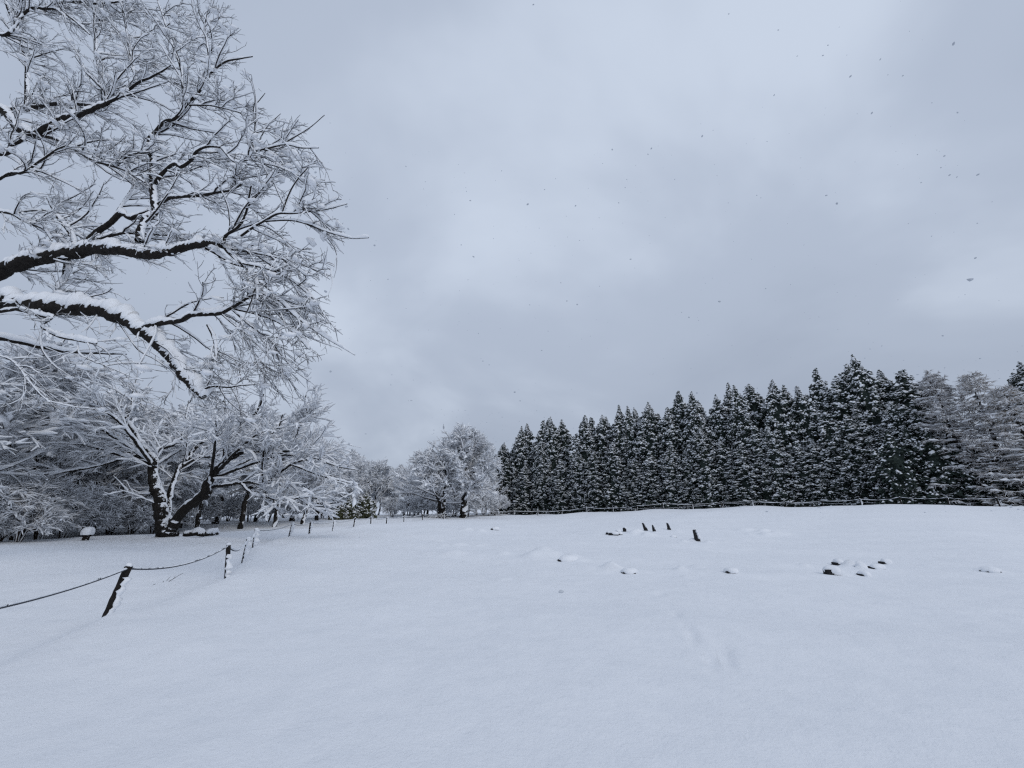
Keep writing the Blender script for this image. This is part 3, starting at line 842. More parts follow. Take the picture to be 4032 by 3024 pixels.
def place(proto, name, label, cat, loc, rz=0, sc=(1, 1, 1), group=None):
    t = thing(name, label, cat, loc, group)
    k = .035 if name in ('conifer_tree', 'larch_tree') else 0.0
    t.rotation_euler = (k * math.sin(loc[0] * 7.3), k * math.sin(loc[1] * 5.1 + 1), rz); t.scale = sc
    for pn, me, mat, kind in proto:
        put(pn, me, mat, t, kind)
    return t

# ------------------------------------------------------------------ conifers
def conifer_proto(name, seed, H=18.0, RM=2.1, n_br=230, per=19, leaf=None, spray=(.28, .54), snow_p=.95, power=.40, zlow=.35, layered=False):
    rng = np.random.default_rng(seed)
    zn = np.sort(rng.uniform(0, 1, n_br) ** 1.12)
    ang = np.arange(n_br) * 2.39996 + rng.normal(0, .35, n_br)
    prof = lambda z: RM * np.tanh(power * np.clip(1 - z, 0, 1) * H / RM) * (0.86 + .14 * sstep(0, .12, z)) * (1.06 - .12 * z) + .10
    lobes = 1 + .16 * np.sin(ang * 3 + zn * 9 + seed) + .20 * rng.normal(0, 1, n_br)
    Lb = prof(zn) * np.clip(lobes, .5, 1.55)
    zb = zlow + zn * (H - zlow - .2)
    dirx, diry = np.cos(ang), np.sin(ang)
    idx = np.repeat(np.arange(n_br), per)
    m = len(idx)
    endc = rng.random(m) < .62
    f = np.where(endc, 1 - np.abs(rng.normal(0, .30, m)) / np.maximum(Lb[idx], .5), rng.uniform(.3, .85, m))
    f = np.clip(f, .15, 1.05)
    lat = rng.normal(0, 1, m) * np.where(endc, .21, .3) * np.clip(Lb[idx], .3, 1.0)
    ver = rng.normal(0, 1, m) * np.where(endc, .15, .25)
    droop = -(.16 * Lb[idx]) * f ** 2 + .10 * Lb[idx] * f
    px = dirx[idx] * Lb[idx] * f - diry[idx] * lat
    py = diry[idx] * Lb[idx] * f + dirx[idx] * lat
    pz = zb[idx] + ver + droop
    # leader
    nl = 26
    lz = H - np.linspace(0, 1.5, nl); la = rng.uniform(0, 6.28, nl); lr = (H - lz) * .20 * rng.uniform(.3, 1.1, nl) + .02
    px = np.concatenate([px, lr * np.cos(la)]); py = np.concatenate([py, lr * np.sin(la)]); pz = np.concatenate([pz, lz])
    a2 = np.concatenate([ang[idx] + rng.normal(0, .55, m), la]); vv = np.concatenate([np.where(endc, ver / .15 + .45, -1.1), np.full(nl, .6)])
    zr = np.clip(pz / H, 0, 1)
    m = len(px)
    size = rng.uniform(*spray, m) * np.where(zr > .88, .62, 1.0)
    size[-nl:] = np.linspace(.16, .26, nl)
    pit = np.concatenate([rng.normal(-.35, .3, m - nl), rng.uniform(.2, 1.0, nl)])
    D = np.stack([np.cos(a2) * np.cos(pit), np.sin(a2) * np.cos(pit), np.sin(pit)], 1)
    S = nrm(np.stack([-np.sin(a2), np.cos(a2), rng.normal(0, .25, m)], 1))
    U = np.cross(D, S)
    U *= np.sign(U[:, 2:3] + 1e-6)
    C = np.stack([px, py, pz], 1)
    j = lambda s=.25: rng.uniform(1 - s, 1 + s, (m, 1))
    l = size[:, None]; w = size[:, None] * .46; hgt = size[:, None] * .30
    # foliage spray: elongated ragged lozenge with two side tips
    v = np.stack([C - D * l * .5 * j(), C + S * w * j(.4) - D * l * .1 * j(.9), C + D * l * .62 * j(.3) - np.array([0, 0, .12]) * l, C - S * w * j(.4) - D * l * .1 * j(.9), C + U * hgt * j(.3), C - U * hgt * .9 * j(.4)], 1)
    f8 = np.array([(0, 1, 4), (1, 2, 4), (2, 3, 4), (3, 0, 4), (1, 0, 5), (2, 1, 5), (3, 2, 5), (0, 3, 5)])
    fol = MB(); fol.add(v.reshape(-1, 3), t=(f8[None] + (np.arange(m) * 6)[:, None, None]).reshape(-1, 3))
    # snow lying on the sprays of the upper side of each branch
    ps = snow_p * np.clip(.82 + .36 * vv, .25, 1) * np.interp(zr, [0, .06, .16, .35, 1], [.12, .3, .62, 1, 1])
    k = rng.random(m) < ps
    C2, D2, S2, l2 = C[k] + np.array([0, 0, 1.0]) * (hgt[k] * .50) , D[k], S[k], l[k]
    n = len(C2)
    jj = lambda s=.25: rng.uniform(1 - s, 1 + s, (n, 1))
    Z = np.array([0, 0, 1.0])
    w2 = l2 * .48
    v2 = np.stack([C2 - D2 * l2 * .45 * jj(), C2 + S2 * w2 * jj(.3) - D2 * l2 * .05, C2 + D2 * l2 * .56 * jj(.3), C2 - S2 * w2 * jj(.3) - D2 * l2 * .05,
                   C2 + Z * l2 * .34 * jj(.4) + D2 * l2 * .12, C2 - Z * l2 * .04], 1)
    sn = MB(); sn.add(v2.reshape(-1, 3), t=(f8[None] + (np.arange(n) * 6)[:, None, None]).reshape(-1, 3))
    # connected pads on the bough ends
    pk = rng.random(n_br) < np.interp(zn, [0, .08, .2, 1], [.05, .35, .8, .9]) * min(1, snow_p * 1.05)
    pc = np.stack([dirx * Lb * .86, diry * Lb * .86, zb - .05 * Lb + .10], 1)[pk]
    blob(sn, rng, pc, rng.uniform(.20, .36, len(pc)) * np.where(zn[pk] > .85, .6, 1), (1.15, 1.0, .55))
    # trunk and an inner foliage cone added to block light through the crown
    tp = np.array([[[0, 0, -.3], [0, 0, H * .5], [0, 0, H * .97]]], float)
    tk = MB(); tk.add(*tubes(tp, np.array([[.24, .15, .02]]), 8))
    zz = np.linspace(.02, .93, 14); A = np.linspace(0, 2 * math.pi, 11)[:-1]
    rr = prof(zz)[:, None] * .42 * rng.uniform(.8, 1.2, (14, 10))
    iv = np.stack([rr * np.cos(A)[None], rr * np.sin(A)[None], (zlow + zz * (H - zlow))[:, None] + rng.normal(0, .12, (14, 10))], -1).reshape(-1, 3)
    fol.add(iv, q=ring_quads(1, 14, 10))
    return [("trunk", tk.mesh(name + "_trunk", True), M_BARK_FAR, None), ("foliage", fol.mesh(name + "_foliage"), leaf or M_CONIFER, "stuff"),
            ("snow", sn.mesh(name + "_snow", True), M_SNOW, "stuff")]

def larch_proto(name, seed, mat, H=18.0, RM=4.6):
    rng = np.random.default_rng(seed)
    tp = np.array([[[0, 0, -.3], [.1, 0, H * .3], [0, .1, H * .6], [0, 0, H * .99]]], float)
    tr = np.array([[.26, .2, .12, .015]])
    SP = catmull(tp[0], 12)[None]; SR = np.interp(np.linspace(0, 1, 12), np.linspace(0, 1, 4), tr[0])[None]
    n = 104
    zn = np.linspace(.05, .985, n); zn = np.round(zn * 26) / 26 + rng.normal(0, .005, n)
    ang = np.arange(n) * 2.4 + rng.normal(0, .3, n)
    Ln = RM * (1 - zn) ** .62 * rng.uniform(.7, 1.12, n) + .2
    k = np.linspace(0, 1, 9)
    base = np.stack([np.zeros(n), np.zeros(n), zn * H], 1)
    P = base[:, None] + np.stack([np.cos(ang), np.sin(ang), np.zeros(n)], 1)[:, None] * (Ln[:, None] * k)[..., None]
    P[..., 2] += (Ln[:, None] * (-.22 * k + .20 * k ** 2)) + rng.normal(0, .03, (n, 9))
    P[..., :2] += rng.normal(0, .05, (n, 9, 2)) * k[None, :, None]
    Rr = np.maximum(.012 * Ln[:, None] * (1 - .8 * k), .012)
    C1, R1 = spawn(rng, P, Rr, 10, .12, 1.0, .4, 1.15, 4, R_(40), R_(75), .03, .08, (0, 0, -.12), .25, .012, .4, .014)
    C2, R2 = spawn(rng, C1, R1, 6, .1, 1.0, .25, .6, 2, R_(30), R_(70), .06, .10, (0, 0, -.15), .5, .012, .5, .014)
    tw = MB(); sn = MB()
    for C, r, K, t in ((P, Rr, 4, .24), (C1, R1 * 1.2, 3, .08), (C2, R2 * 1.5, 3, .02)):
        tw.add(*tubes(C, r, K)); 
        if t: sn.add(*snow_on(rng, C, r * .8, t, .8, .4, .35))
    tk = MB(); tk.add(*tubes(SP, SR, 8))
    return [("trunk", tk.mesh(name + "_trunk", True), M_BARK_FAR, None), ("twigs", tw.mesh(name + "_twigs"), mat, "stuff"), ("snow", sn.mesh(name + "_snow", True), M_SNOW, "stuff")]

ORD = ["first", "second", "third", "fourth", "fifth", "sixth", "seventh", "eighth", "ninth", "tenth", "eleventh", "twelfth", "thirteenth", "fourteenth", "fifteenth",
       "sixteenth", "seventeenth", "eighteenth", "nineteenth", "twentieth", "twenty-first", "twenty-second", "twenty-third", "twenty-fourth", "twenty-fifth",
       "twenty-sixth", "twenty-seventh", "twenty-eighth", "twenty-ninth", "thirtieth", "thirty-first", "thirty-second", "thirty-third", "thirty-fourth", "thirty-fifth", "thirty-sixth", "thirty-seventh", "thirty-eighth", "thirty-ninth", "fortieth"]

def build_conifers():
    rng = np.random.default_rng(77)
    protos = [conifer_proto("conifer_%d" % i, 100 + i, RM=(2.3, 2.5, 2.15, 2.6, 2.35)[i], power=(.58, .50, .66, .46, .54)[i]) for i in range(5)]
    A, B = np.array([-2.0, 101.0]), np.array([63.0, 43.5])
    tops = [(1082, 958), (1109, 952), (1127, 924), (1142, 916), (1171, 909), (1184, 904), (1198, 901), (1222, 908), (1258, 897), (1278, 901), (1295, 898), (1315, 901), (1333, 890), (1345, 874), (1359, 877),
            (1380, 882), (1397, 877), (1416, 870), (1445, 879), (1467, 847), (1498, 847), (1522, 872), (1546, 855), (1573, 830), (1604, 834), (1630, 829), (1670, 826), (1702, 838), (1736, 832), (1769, 800), (1807, 817),
            (1847, 785), (1878, 768), (1905, 800), (1951, 801)]
    ts = np.linspace(-.05, 1.1, 600)
    n = np.array([B[1] - A[1], -(B[0] - A[0])]); n = -n / np.linalg.norm(n)   # away from the camera
    if n[1] < 0: n = -n
    for i, (dx_, dy_) in enumerate(tops):
        px, py = dx_ * 1.8228, dy_ * 1.8228
        back = (0.0, 2.2, .6, 3.0)[i % 4]
        Lp = A[None] + (B - A)[None] * ts[:, None] + n * back
        q = project(np.concatenate([Lp, np.full((len(ts), 1), 17.5)], 1))
        k = int(np.argmin(np.abs(q[:, 0] - px))); x, y = Lp[k]
        z = gz(x, y) - .15
        top = at_y(px, py, y)[2]
        Ht = top - z
        w = rng.uniform(.82, 1.28)
        lab = "dark snow-laden conifer in the long row, %s from the round bare tree" % ORD[i]
        if dx_ == 1878: lab = "tallest dark conifer of the row, near its right end"
        if i == 0: lab = "small conifer at the left end of the row beside the round bare tree"
        if dx_ == 1951: lab = "conifer at the right end of the row beside the grey larches"
        place(protos[i % 5], "conifer_tree", lab, "conifer", (x, y, z), rng.uniform(0, 6.28), (w, w, Ht / 18.0), "conifers in the row beyond the far fence")
    # shorter ones in front fill the gaps
    fr = np.linspace(1095, 1990, 24)
    for i, dx_ in enumerate(fr):
        px = dx_ * 1.8228
        Lp = A[None] + (B - A)[None] * ts[:, None] - n * (1.7 + .5 * (i % 2))
        q = project(np.concatenate([Lp, np.full((len(ts), 1), 10.0)], 1))
        k = int(np.argmin(np.abs(q[:, 0] - px))); x, y = Lp[k]
        z = gz(x, y) - .15
        Ht = rng.uniform(10.0, 14.5)
        w = rng.uniform(.80, 1.0)
        place(protos[(i * 2 + 1) % 5], "conifer_tree", "shorter conifer standing forward of the long row, %s from its left end" % ORD[i], "conifer", (x, y, z), rng.uniform(0, 6.28), (w, w, Ht / 18.0), "shorter conifers in front of the row")
    # far right: larches over dark low conifers
    lg = larch_proto("larch_grey", 5, M_LARCH_GREY); lt = larch_proto("larch_tan", 6, M_LARCH)
    def at_top(dx_, dy_, y):
        p = at_y(dx_ * 1.8228, dy_ * 1.8228, y); z = gz(p[0], p[1]) - .1
        return p[0], p[1], z, p[2] - z
    for dx_, dy_, y, pr, lab, w in [(1990, 803, 50.5, lg, "grey bare larch partly behind the right end of the conifer row", .85), (2022, 808, 45.5, lg, "grey snowy larch with layered boughs right of the conifers", 1.2),
                                 (2090, 803, 43.8, lt, "tan snowy larch between the grey larch and the right edge", 1.15), (2165, 832, 41.2, lt, "tan larch with snowy boughs at the right edge of the picture", 1.15)]:
        x, y, z, h = at_top(dx_, dy_, y)
        place(pr, "larch_tree", lab, "larch", (x, y, z), rng.uniform(0, 6), (w, w, h / 18), "larches at the right end")
    for i, (dx_, dy_, y, lab) in enumerate([(2188, 806, 47, "slim dark conifer top left of the dark conifer at the right edge"), (2206, 785, 46, "dark conifer at the very right edge behind the tan larch")]):
        x, y, z, h = at_top(dx_, dy_, y)
        place(protos[i], "conifer_tree", lab, "conifer", (x, y, z), 1.0 + i, (.95, .95, h / 18))
    low = conifer_proto("low_conifer", 300, 9.0, 2.6, 130, 17, None, (.26, .5), .32, .6)
    for i, (dx_, y, h) in enumerate([(1965, 48.5, 9.5), (2010, 49, 10.5), (2055, 47.0, 9.5), (2100, 47.0, 9.0), (2145, 45.5, 8.0), (2195, 46.5, 8.0), (2235, 44.5, 7.5), (2035, 47.5, 4.2), (2120, 45.5, 3.8), (2185, 43.5, 3.2), (1985, 48.5, 5.0)]):
        p = at_y(dx_ * 1.8228, 2000, y)
        place(low, "low_conifer", "low dark conifer under the larches, %s from the conifer row" % ORD[i], "conifer", (p[0], y, gz(p[0], y) - .15), i * 1.3, (1.0, 1.0, h / 9.0), "low dark conifers under the larches")

# ------------------------------------------------------------------ bare trees of the wood and the pair by the fence
def build_woods():
    rng = np.random.default_rng(31)
    # pair by the fence
    x, y = flat_hit(1768, 2040); y = 63.0; x = (1762 - 2016) / FPX * 62
    z = gz(x, y)
    pa = bare_tree("spreading_tree", 41, [([(0, 0, -.3), (-.1, 0, 1.5), (-.6, .1, 3.6), (-1.2, .2, 6.0)], [.62, .48, .38, .2]), ([(.25, 0, -.3), (.35, -.1, 1.6), (.5, -.2, 3.8), (.6, -.3, 6.5)], [.42, .36, .3, .16])],
                   (3.4, 7.4, 7.0, -2.6), 18, 9, 7, 3, (1.6, 3.4), (.8, 1.7), (.4, 1.0), .10, .16, 1.0, limb_len=(4.5, 8.5), z_lo=-1.5, flat=.7, fan=(42, 2, 5, 4, 72))
    place(pa, "spreading_tree", "low spreading snowy tree with paired dark trunks behind the fence bend", "tree", (x - .6, y, z), 0.0)
    x2 = (1830 - 2016) / FPX * 63.5
    pb = bare_tree("rounded_tree", 42, [([(0, 0, -.3), (.05, 0, 2), (.25, 0, 4.2), (.45, .1, 7.0), (.3, 0, 9.0)], [.72, .58, .46, .26, .14])],
                   (6.6, 7.2, 7.9, -.9), 46, 10, 7, 3, (1.4, 3.2), (.8, 1.7), (.4, 1.0), .30, .19, 1.0, limb_len=(4.5, 8.5), z_lo=.2, flat=.9, fan=(48, 2, 8, 5, 88))
    place(pb, "rounded_tree", "bare round-crowned snowy tree with a fan of upright twigs at the fence bend", "tree", (x2 + .1, y + 1.2, z), 0.0)
    # wood prototypes
    W = [bare_tree("wood_tree_%d" % i, 60 + i, [([(0, 0, -.3), (.1 * i, .1, 2.5), (.2, -.2, 5.5), (.1, .1, 9.5)], [.24, .2, .15, .05])], (6.2, 4.3, 5.4), 20, 7, 7, 3, (1.2, 2.6), (.6, 1.4), (.3, .8), .10, .15, 1.0,
                   limb_len=(2.6, 5.0), z_lo=.2, flat=.6, rmin=(.011, .008, .006)) for i in range(3)]
    S = [bare_tree("bush_%d" % i, 80 + i, [([(0.1 * a, .1 * b, -.1), (.35 * a, .35 * b, 1.0), (.7 * a, .7 * b, 2.3)], [.05, .04, .015]) for a, b in ((1, 0), (-1, .3), (0, 1), (.2, -1), (-.7, -.7))],
                   (1.2, 2.3, 2.2), 6, 5, 5, 3, (.6, 1.5), (.4, .9), (.2, .6), .10, .075, limb_len=(1.0, 2.2), z_lo=-1.0, flat=.8, rmin=(.012, .010, .008), twig=M_SHRUB, bark=M_SHRUB) for i in range(2)]
    # trees: display-x, distance y, height factor
    T = [(-95, 19, .95), (-40, 25, 1.0), (35, 27, 1.0), (95, 31, 1.05), (-10, 34, 1.2), (150, 34, 1.05), (215, 30, .95), (265, 37, 1.1), (310, 31, .9), (400, 36, 1.0), (345, 42, 1.15), (440, 33, .85), (475, 40, 1.05),
         (530, 37, .95), (560, 46, 1.15), (600, 40, .95), (635, 50, 1.1), (660, 44, .9), (690, 55, 1.0), (715, 60, .95), (735, 68, 1.0), (760, 78, 1.0), (790, 86, 1.06), (820, 92, .95), (845, 88, .92), (875, 84, .95), (905, 90, 1.0), (810, 82, 1.0),
         (60, 44, 1.3), (180, 46, 1.3), (300, 52, 1.35), (420, 54, 1.3), (520, 60, 1.35), (620, 66, 1.25), (700, 80, 1.2), (-80, 40, 1.3), (950, 96, .95), (1000, 104, .95), (1050, 106, .9), (925, 80, .9), (985, 82, .85), (1030, 90, .95), (1062, 96, 1.0), (965, 88, .95), (895, 78, .85)]
    ni = nb = 0
    for i, (dx_, y, s) in enumerate(T):
        px = dx_ * 1.8228
        u = (px - 2016) / FPX; x = u * y * .955
        z = gz(x, y)
        if y < 42 or dx_ > 680:
            lab = "bare snowy tree of the left wood, %s from the left edge" % ORD[ni]; ni += 1
        else:
            lab = "bare snowy tree deep in the left wood, %s of the back trees" % ORD[nb]; nb += 1
        w = s * rng.uniform(.9, 1.15)
        place(W[i % 3], "wood_tree", lab, "tree", (x, y, z - .05), rng.uniform(0, 6.28), (w, w, s * rng.uniform(.92, 1.05)), "bare trees of the left wood")
    B = [(-60, 19.5, 1.0), (-10, 20.5, .9), (25, 21.5, 1.05), (60, 23.5, 1.2), (110, 25, 1.1), (160, 27, 1.15), (215, 28, .9), (255, 30, 1.05), (300, 30, .8), (70, 20.8, .7), (130, 29, 1.4), (20, 26, 1.4), (190, 33, 1.4), (480, 44, .9), (585, 50, 1.0), (385, 33, .75), (430, 38, .9), (345, 31, .7), (640, 48, .9), (545, 44, .85), (410, 42, 1.2), (500, 50, 1.2), (700, 62, 1.2), (885, 72, 1.2), (915, 74, 1.3), (850, 76, 1.2), (950, 76, 1.3), (1010, 78, 1.4), (1045, 84, 1.5), (980, 80, 1.5), (1070, 88, 1.5)]
    for i, (dx_, y, s) in enumerate(B):
        px = dx_ * 1.8228; x = (px - 2016) / FPX * y * .955
        place(S[i % 2], "bare_bush", "brown twiggy snow-dusted bush at the wood's edge, %s from the left" % ORD[i], "bush", (x, y, gz(x, y)), rng.uniform(0, 6.28), (s, s, s), "bushes along the wood's edge")
    # evergreen shrubs with olive leaves
    ev = conifer_proto("leafy_shrub", 400, 4.2, 2.3, 60, 18, M_SHRUBLEAF, (.22, .42), .8, .9, .1)
    for i, (dx_, y, s, lab) in enumerate([(757, 62, .8, "olive-green leafy shrub dusted with snow, left of the fence bend"), (790, 66, .95, "taller olive-green shrub beside the bare trees left of the fence bend"), (738, 60, .55, "small olive-green shrub at the left end of the shrubs by the fence")]):
        px = dx_ * 1.8228; x = (px - 2016) / FPX * y * .955
        place(ev, "leafy_shrub", lab, "shrub", (x, y, gz(x, y)), i * 1.1, (s, s, s), "evergreen shrubs")

# ------------------------------------------------------------------ rope fence
def build_post(parent, x, y, z0, h, r, lean, rng, snowy, top=None):
    n = 14; K = 10
    zz = np.linspace(-.15, h, n)
    P = np.stack([lean[0] * np.clip(zz / h, 0, 1), lean[1] * np.clip(zz / h, 0, 1), zz], 1)
    a = np.arange(K) * 2 * math.pi / K
    R = r * (1 + .05 * rng.normal(0, 1, (n, K)))
    v = P[:, None] + np.stack([np.cos(a)[None] * R, np.sin(a)[None] * R, np.zeros((n, K))], -1)
    v[-1, :, 2] += rng.normal(0, r * .06, K)
    mb = MB(); vv = np.vstack([v.reshape(-1, 3), P[-1] + [0, 0, r * .1]])
    t = [((n - 1) * K + k, (n - 1) * K + (k + 1) % K, n * K) for k in range(K)]
    mb.add(vv + [x, y, z0], q=ring_quads(1, n, K), t=np.array(t))
    po = put("post", mb.mesh("fence_post", False), M_POST, parent)
    # snow plastered on the windward side, with a cap on top
    sb = MB()
    wa = math.atan2(.42, .9) if snowy < 1.2 else math.atan2(-.35, .95)
    m = 20; zt = np.linspace(-.05, h * (top or (1.0 if snowy > .8 else .78)), m)
    th = np.clip(.045 + .022 * smooth_noise(rng, m, 2) + .014 * rng.normal(0, 1, m), .006, .11) * snowy * (r / .055)
    th[-1] = .002
    half = np.clip(R_(62) + R_(16) * rng.normal(0, 1, m), R_(20), R_(100))
    rings = []
    for j in range(7):
        f = j / 6; ang = wa - half + 2 * half * f
        rr = r * 1.0 + th * np.sin(math.pi * f) ** .6 + .003
        rings.append(np.stack([lean[0] * zt / h + np.cos(ang) * rr, lean[1] * zt / h + np.sin(ang) * rr, zt], 1))
    rings.append(np.stack([lean[0] * zt / h, lean[1] * zt / h, zt], 1))
    sb.add(np.stack(rings, 1).reshape(-1, 3) + [x, y, z0], q=ring_quads(1, m, 8))
    blob(sb, rng, np.array([[x + lean[0] + .01, y + lean[1] - .01, z0 + h + r * .35]]), np.array([r * 1.05 * (.7 + .4 * snowy)]), (1, 1, .62))
    put("snow_plaster", sb.mesh("post_snow", True), M_SNOW, po)
    # drift at the foot
    return np.array([x + lean[0], y + lean[1], z0 + h])

def build_rope(parent, a, b, sag, r, rng, strands, snow_t):
    L = np.linalg.norm(b - a)
    n = int(np.clip(L / .05, 8, 90)) if strands else 12
    t = np.linspace(0, 1, n)[:, None]
    P = a * (1 - t) + b * t
    P[:, 2] -= sag * 4 * (t * (1 - t))[:, 0]
    mb = MB()
    if strands:
        nn = n * 3; tt = np.linspace(0, 1, nn)
        Pf = np.stack([np.interp(tt, t[:, 0], P[:, i]) for i in range(3)], 1)
        T, U, S = frames(Pf[None]); T, U, S = T[0], U[0], S[0]
        for s in range(3):
            ph = tt * L / .11 * 2 * math.pi + s * 2.094
            Q = Pf + (np.cos(ph)[:, None] * S + np.sin(ph)[:, None] * U) * r * .55
            mb.add(*tubes(Q[None], np.full((1, nn), r * .58), 5))
    else:
        mb.add(*tubes(P[None], np.full((1, n), r), 5))
    ro = put("rope", mb.mesh("rope_span", True), M_ROPE, parent)
    sb = MB()
    m = max(14, n)
    Q = np.stack([np.interp(np.linspace(0, 1, m), t[:, 0], P[:, i]) for i in range(3)], 1)
    sb.add(*snow_on(rng, Q[None], np.full((1, m), r * .75), snow_t, .6, .6, .15))
    put("rope_snow", sb.mesh("rope_snow", True), M_SNOW, ro)

def build_fences():
    rng = np.random.default_rng(8)
    root = thing("rope_fence", "low rope fence on dark stakes curving round the snow field", "fence", (LP[1][0], LP[1][1], 0))
    off = np.array([LP[1][0], LP[1][1], 0])
    pts = [np.array(p) for p in LP + RP]
    tops = []
    for i, p in enumerate(pts):
        h = (.74, .70, .735, .70, .70, .78, .80, .75, .72, .74, .70, .75, .74, .80, .85)[i] if i < 15 else rng.uniform(.78, .9)
        lean = rng.normal(0, .03, 2) * (1 if i < 15 else 1.4)
        if i == 1: lean = np.array([.11, .02])
        if i == 2: lean = np.array([-.12, .0])
        if i == 3: lean = np.array([.02, .0])
        if i == 4: lean = np.array([-.03, .0])
        r = .052 if i < 4 else .064
        if i == 2: r = .047
        snowy = (.8, .75, 1.5, 1.6, 1.5)[i] if i < 5 else rng.choice([.5, 1.0, 1.4])
        z = gz(*p)
        tops.append(build_post(root, p[0] - off[0], p[1] - off[1], z, h, r, lean, rng, snowy, .72 if i == 2 else None))
    for i, (a, b) in enumerate(zip(tops[:-1], tops[1:])):
        near = i < 2
        L = np.linalg.norm(b - a)
        sag = (.09, .16, .20, .16)[i] if i < 4 else rng.uniform(.12, .24) if i < 14 else rng.uniform(.08, .2)
        build_rope(root, a - [0, 0, .03], b - [0, 0, .03], sag,   .016 if i < 4 else .018, rng, near, .012 if near else (.035 if i < 14 else .04))
    # a second, farther fence between the first and the conifers
    root2 = thing("rope_fence", "farther rope fence of low stakes just in front of the dark conifers", "fence", (0, 0, 0))
    A = [(-9.5, 80), (-4.5, 84), (.5, 87.5), (5.5, 88), (10.5, 84.5), (15.5, 79.5), (20, 74.5), (24.5, 70.5), (29, 66.8), (33, 63), (37, 59), (41, 55), (45, 51), (49, 47), (53, 43.5)]
    tp = []
    for p in A:
        tp.append(build_post(root2, p[0], p[1], gz(*p), .85, .05, rng.normal(0, .03, 2), rng, .6))
    for a, b in zip(tp[:-1], tp[1:]):
        build_rope(root2, a - [0, 0, .03], b - [0, 0, .03], .15, .014, rng, False, .03)

# ------------------------------------------------------------------ stones
def lumpy_box(rng, w, d, h, taper=0.8, lean=(0, 0), nx=5, nz=6, rough=.06):
    """rounded block from stacked rings"""
    K = 12; a = np.arange(K) * 2 * math.pi / K
    sq = np.stack([np.sign(np.cos(a)) * np.abs(np.cos(a)) ** .55, np.sign(np.sin(a)) * np.abs(np.sin(a)) ** .55], 1)
    zs = np.linspace(-.12, 1, nz)
    rows = []
    for k, z in enumerate(zs):
        f = 1 - (1 - taper) * np.clip(z, 0, 1)
        j = 1 + rough * rng.normal(0, 1, (K, 1))
        xy = sq * np.array([w / 2, d / 2]) * f * j + np.array(lean) * max(z, 0)
        rows.append(np.concatenate([xy, np.full((K, 1), z * h) + rng.normal(0, .02 * h, (K, 1))], 1))
    v = np.concatenate(rows)
    c = np.array([[lean[0], lean[1], h * 1.03]])
    t = [((nz - 1) * K + k, (nz - 1) * K + (k + 1) % K, nz * K) for k in range(K)]
    return np.vstack([v, c]), ring_quads(1, nz, K), np.array(t)

def pillow(rng, w, d, h, K=20, J=8):
    a = np.arange(K) * 2 * math.pi / K
    lob = 1 + .10 * np.sin(2 * a + rng.uniform(0, 6)) + .07 * np.sin(3 * a + rng.uniform(0, 6)) + .03 * rng.normal(0, 1, K)
    rows = []
    for j in range(J):
        ph = -.45 + (math.pi / 2 + .45) * j / (J - 1)
        c, s = max(math.cos(ph), .02) ** .75, math.sin(ph)
        rows.append(np.stack([np.cos(a) * w / 2 * c * lob, np.sin(a) * d / 2 * c * lob, np.full(K, s * h) + .03 * h * rng.normal(0, 1, K)], 1))
    t = [((J - 1) * K + k, (J - 1) * K + (k + 1) % K, J * K) for k in range(K)]
    v = np.vstack([np.concatenate(rows), [[0, 0, h]]])
    return v, ring_quads(1, J, K), np.array(t)

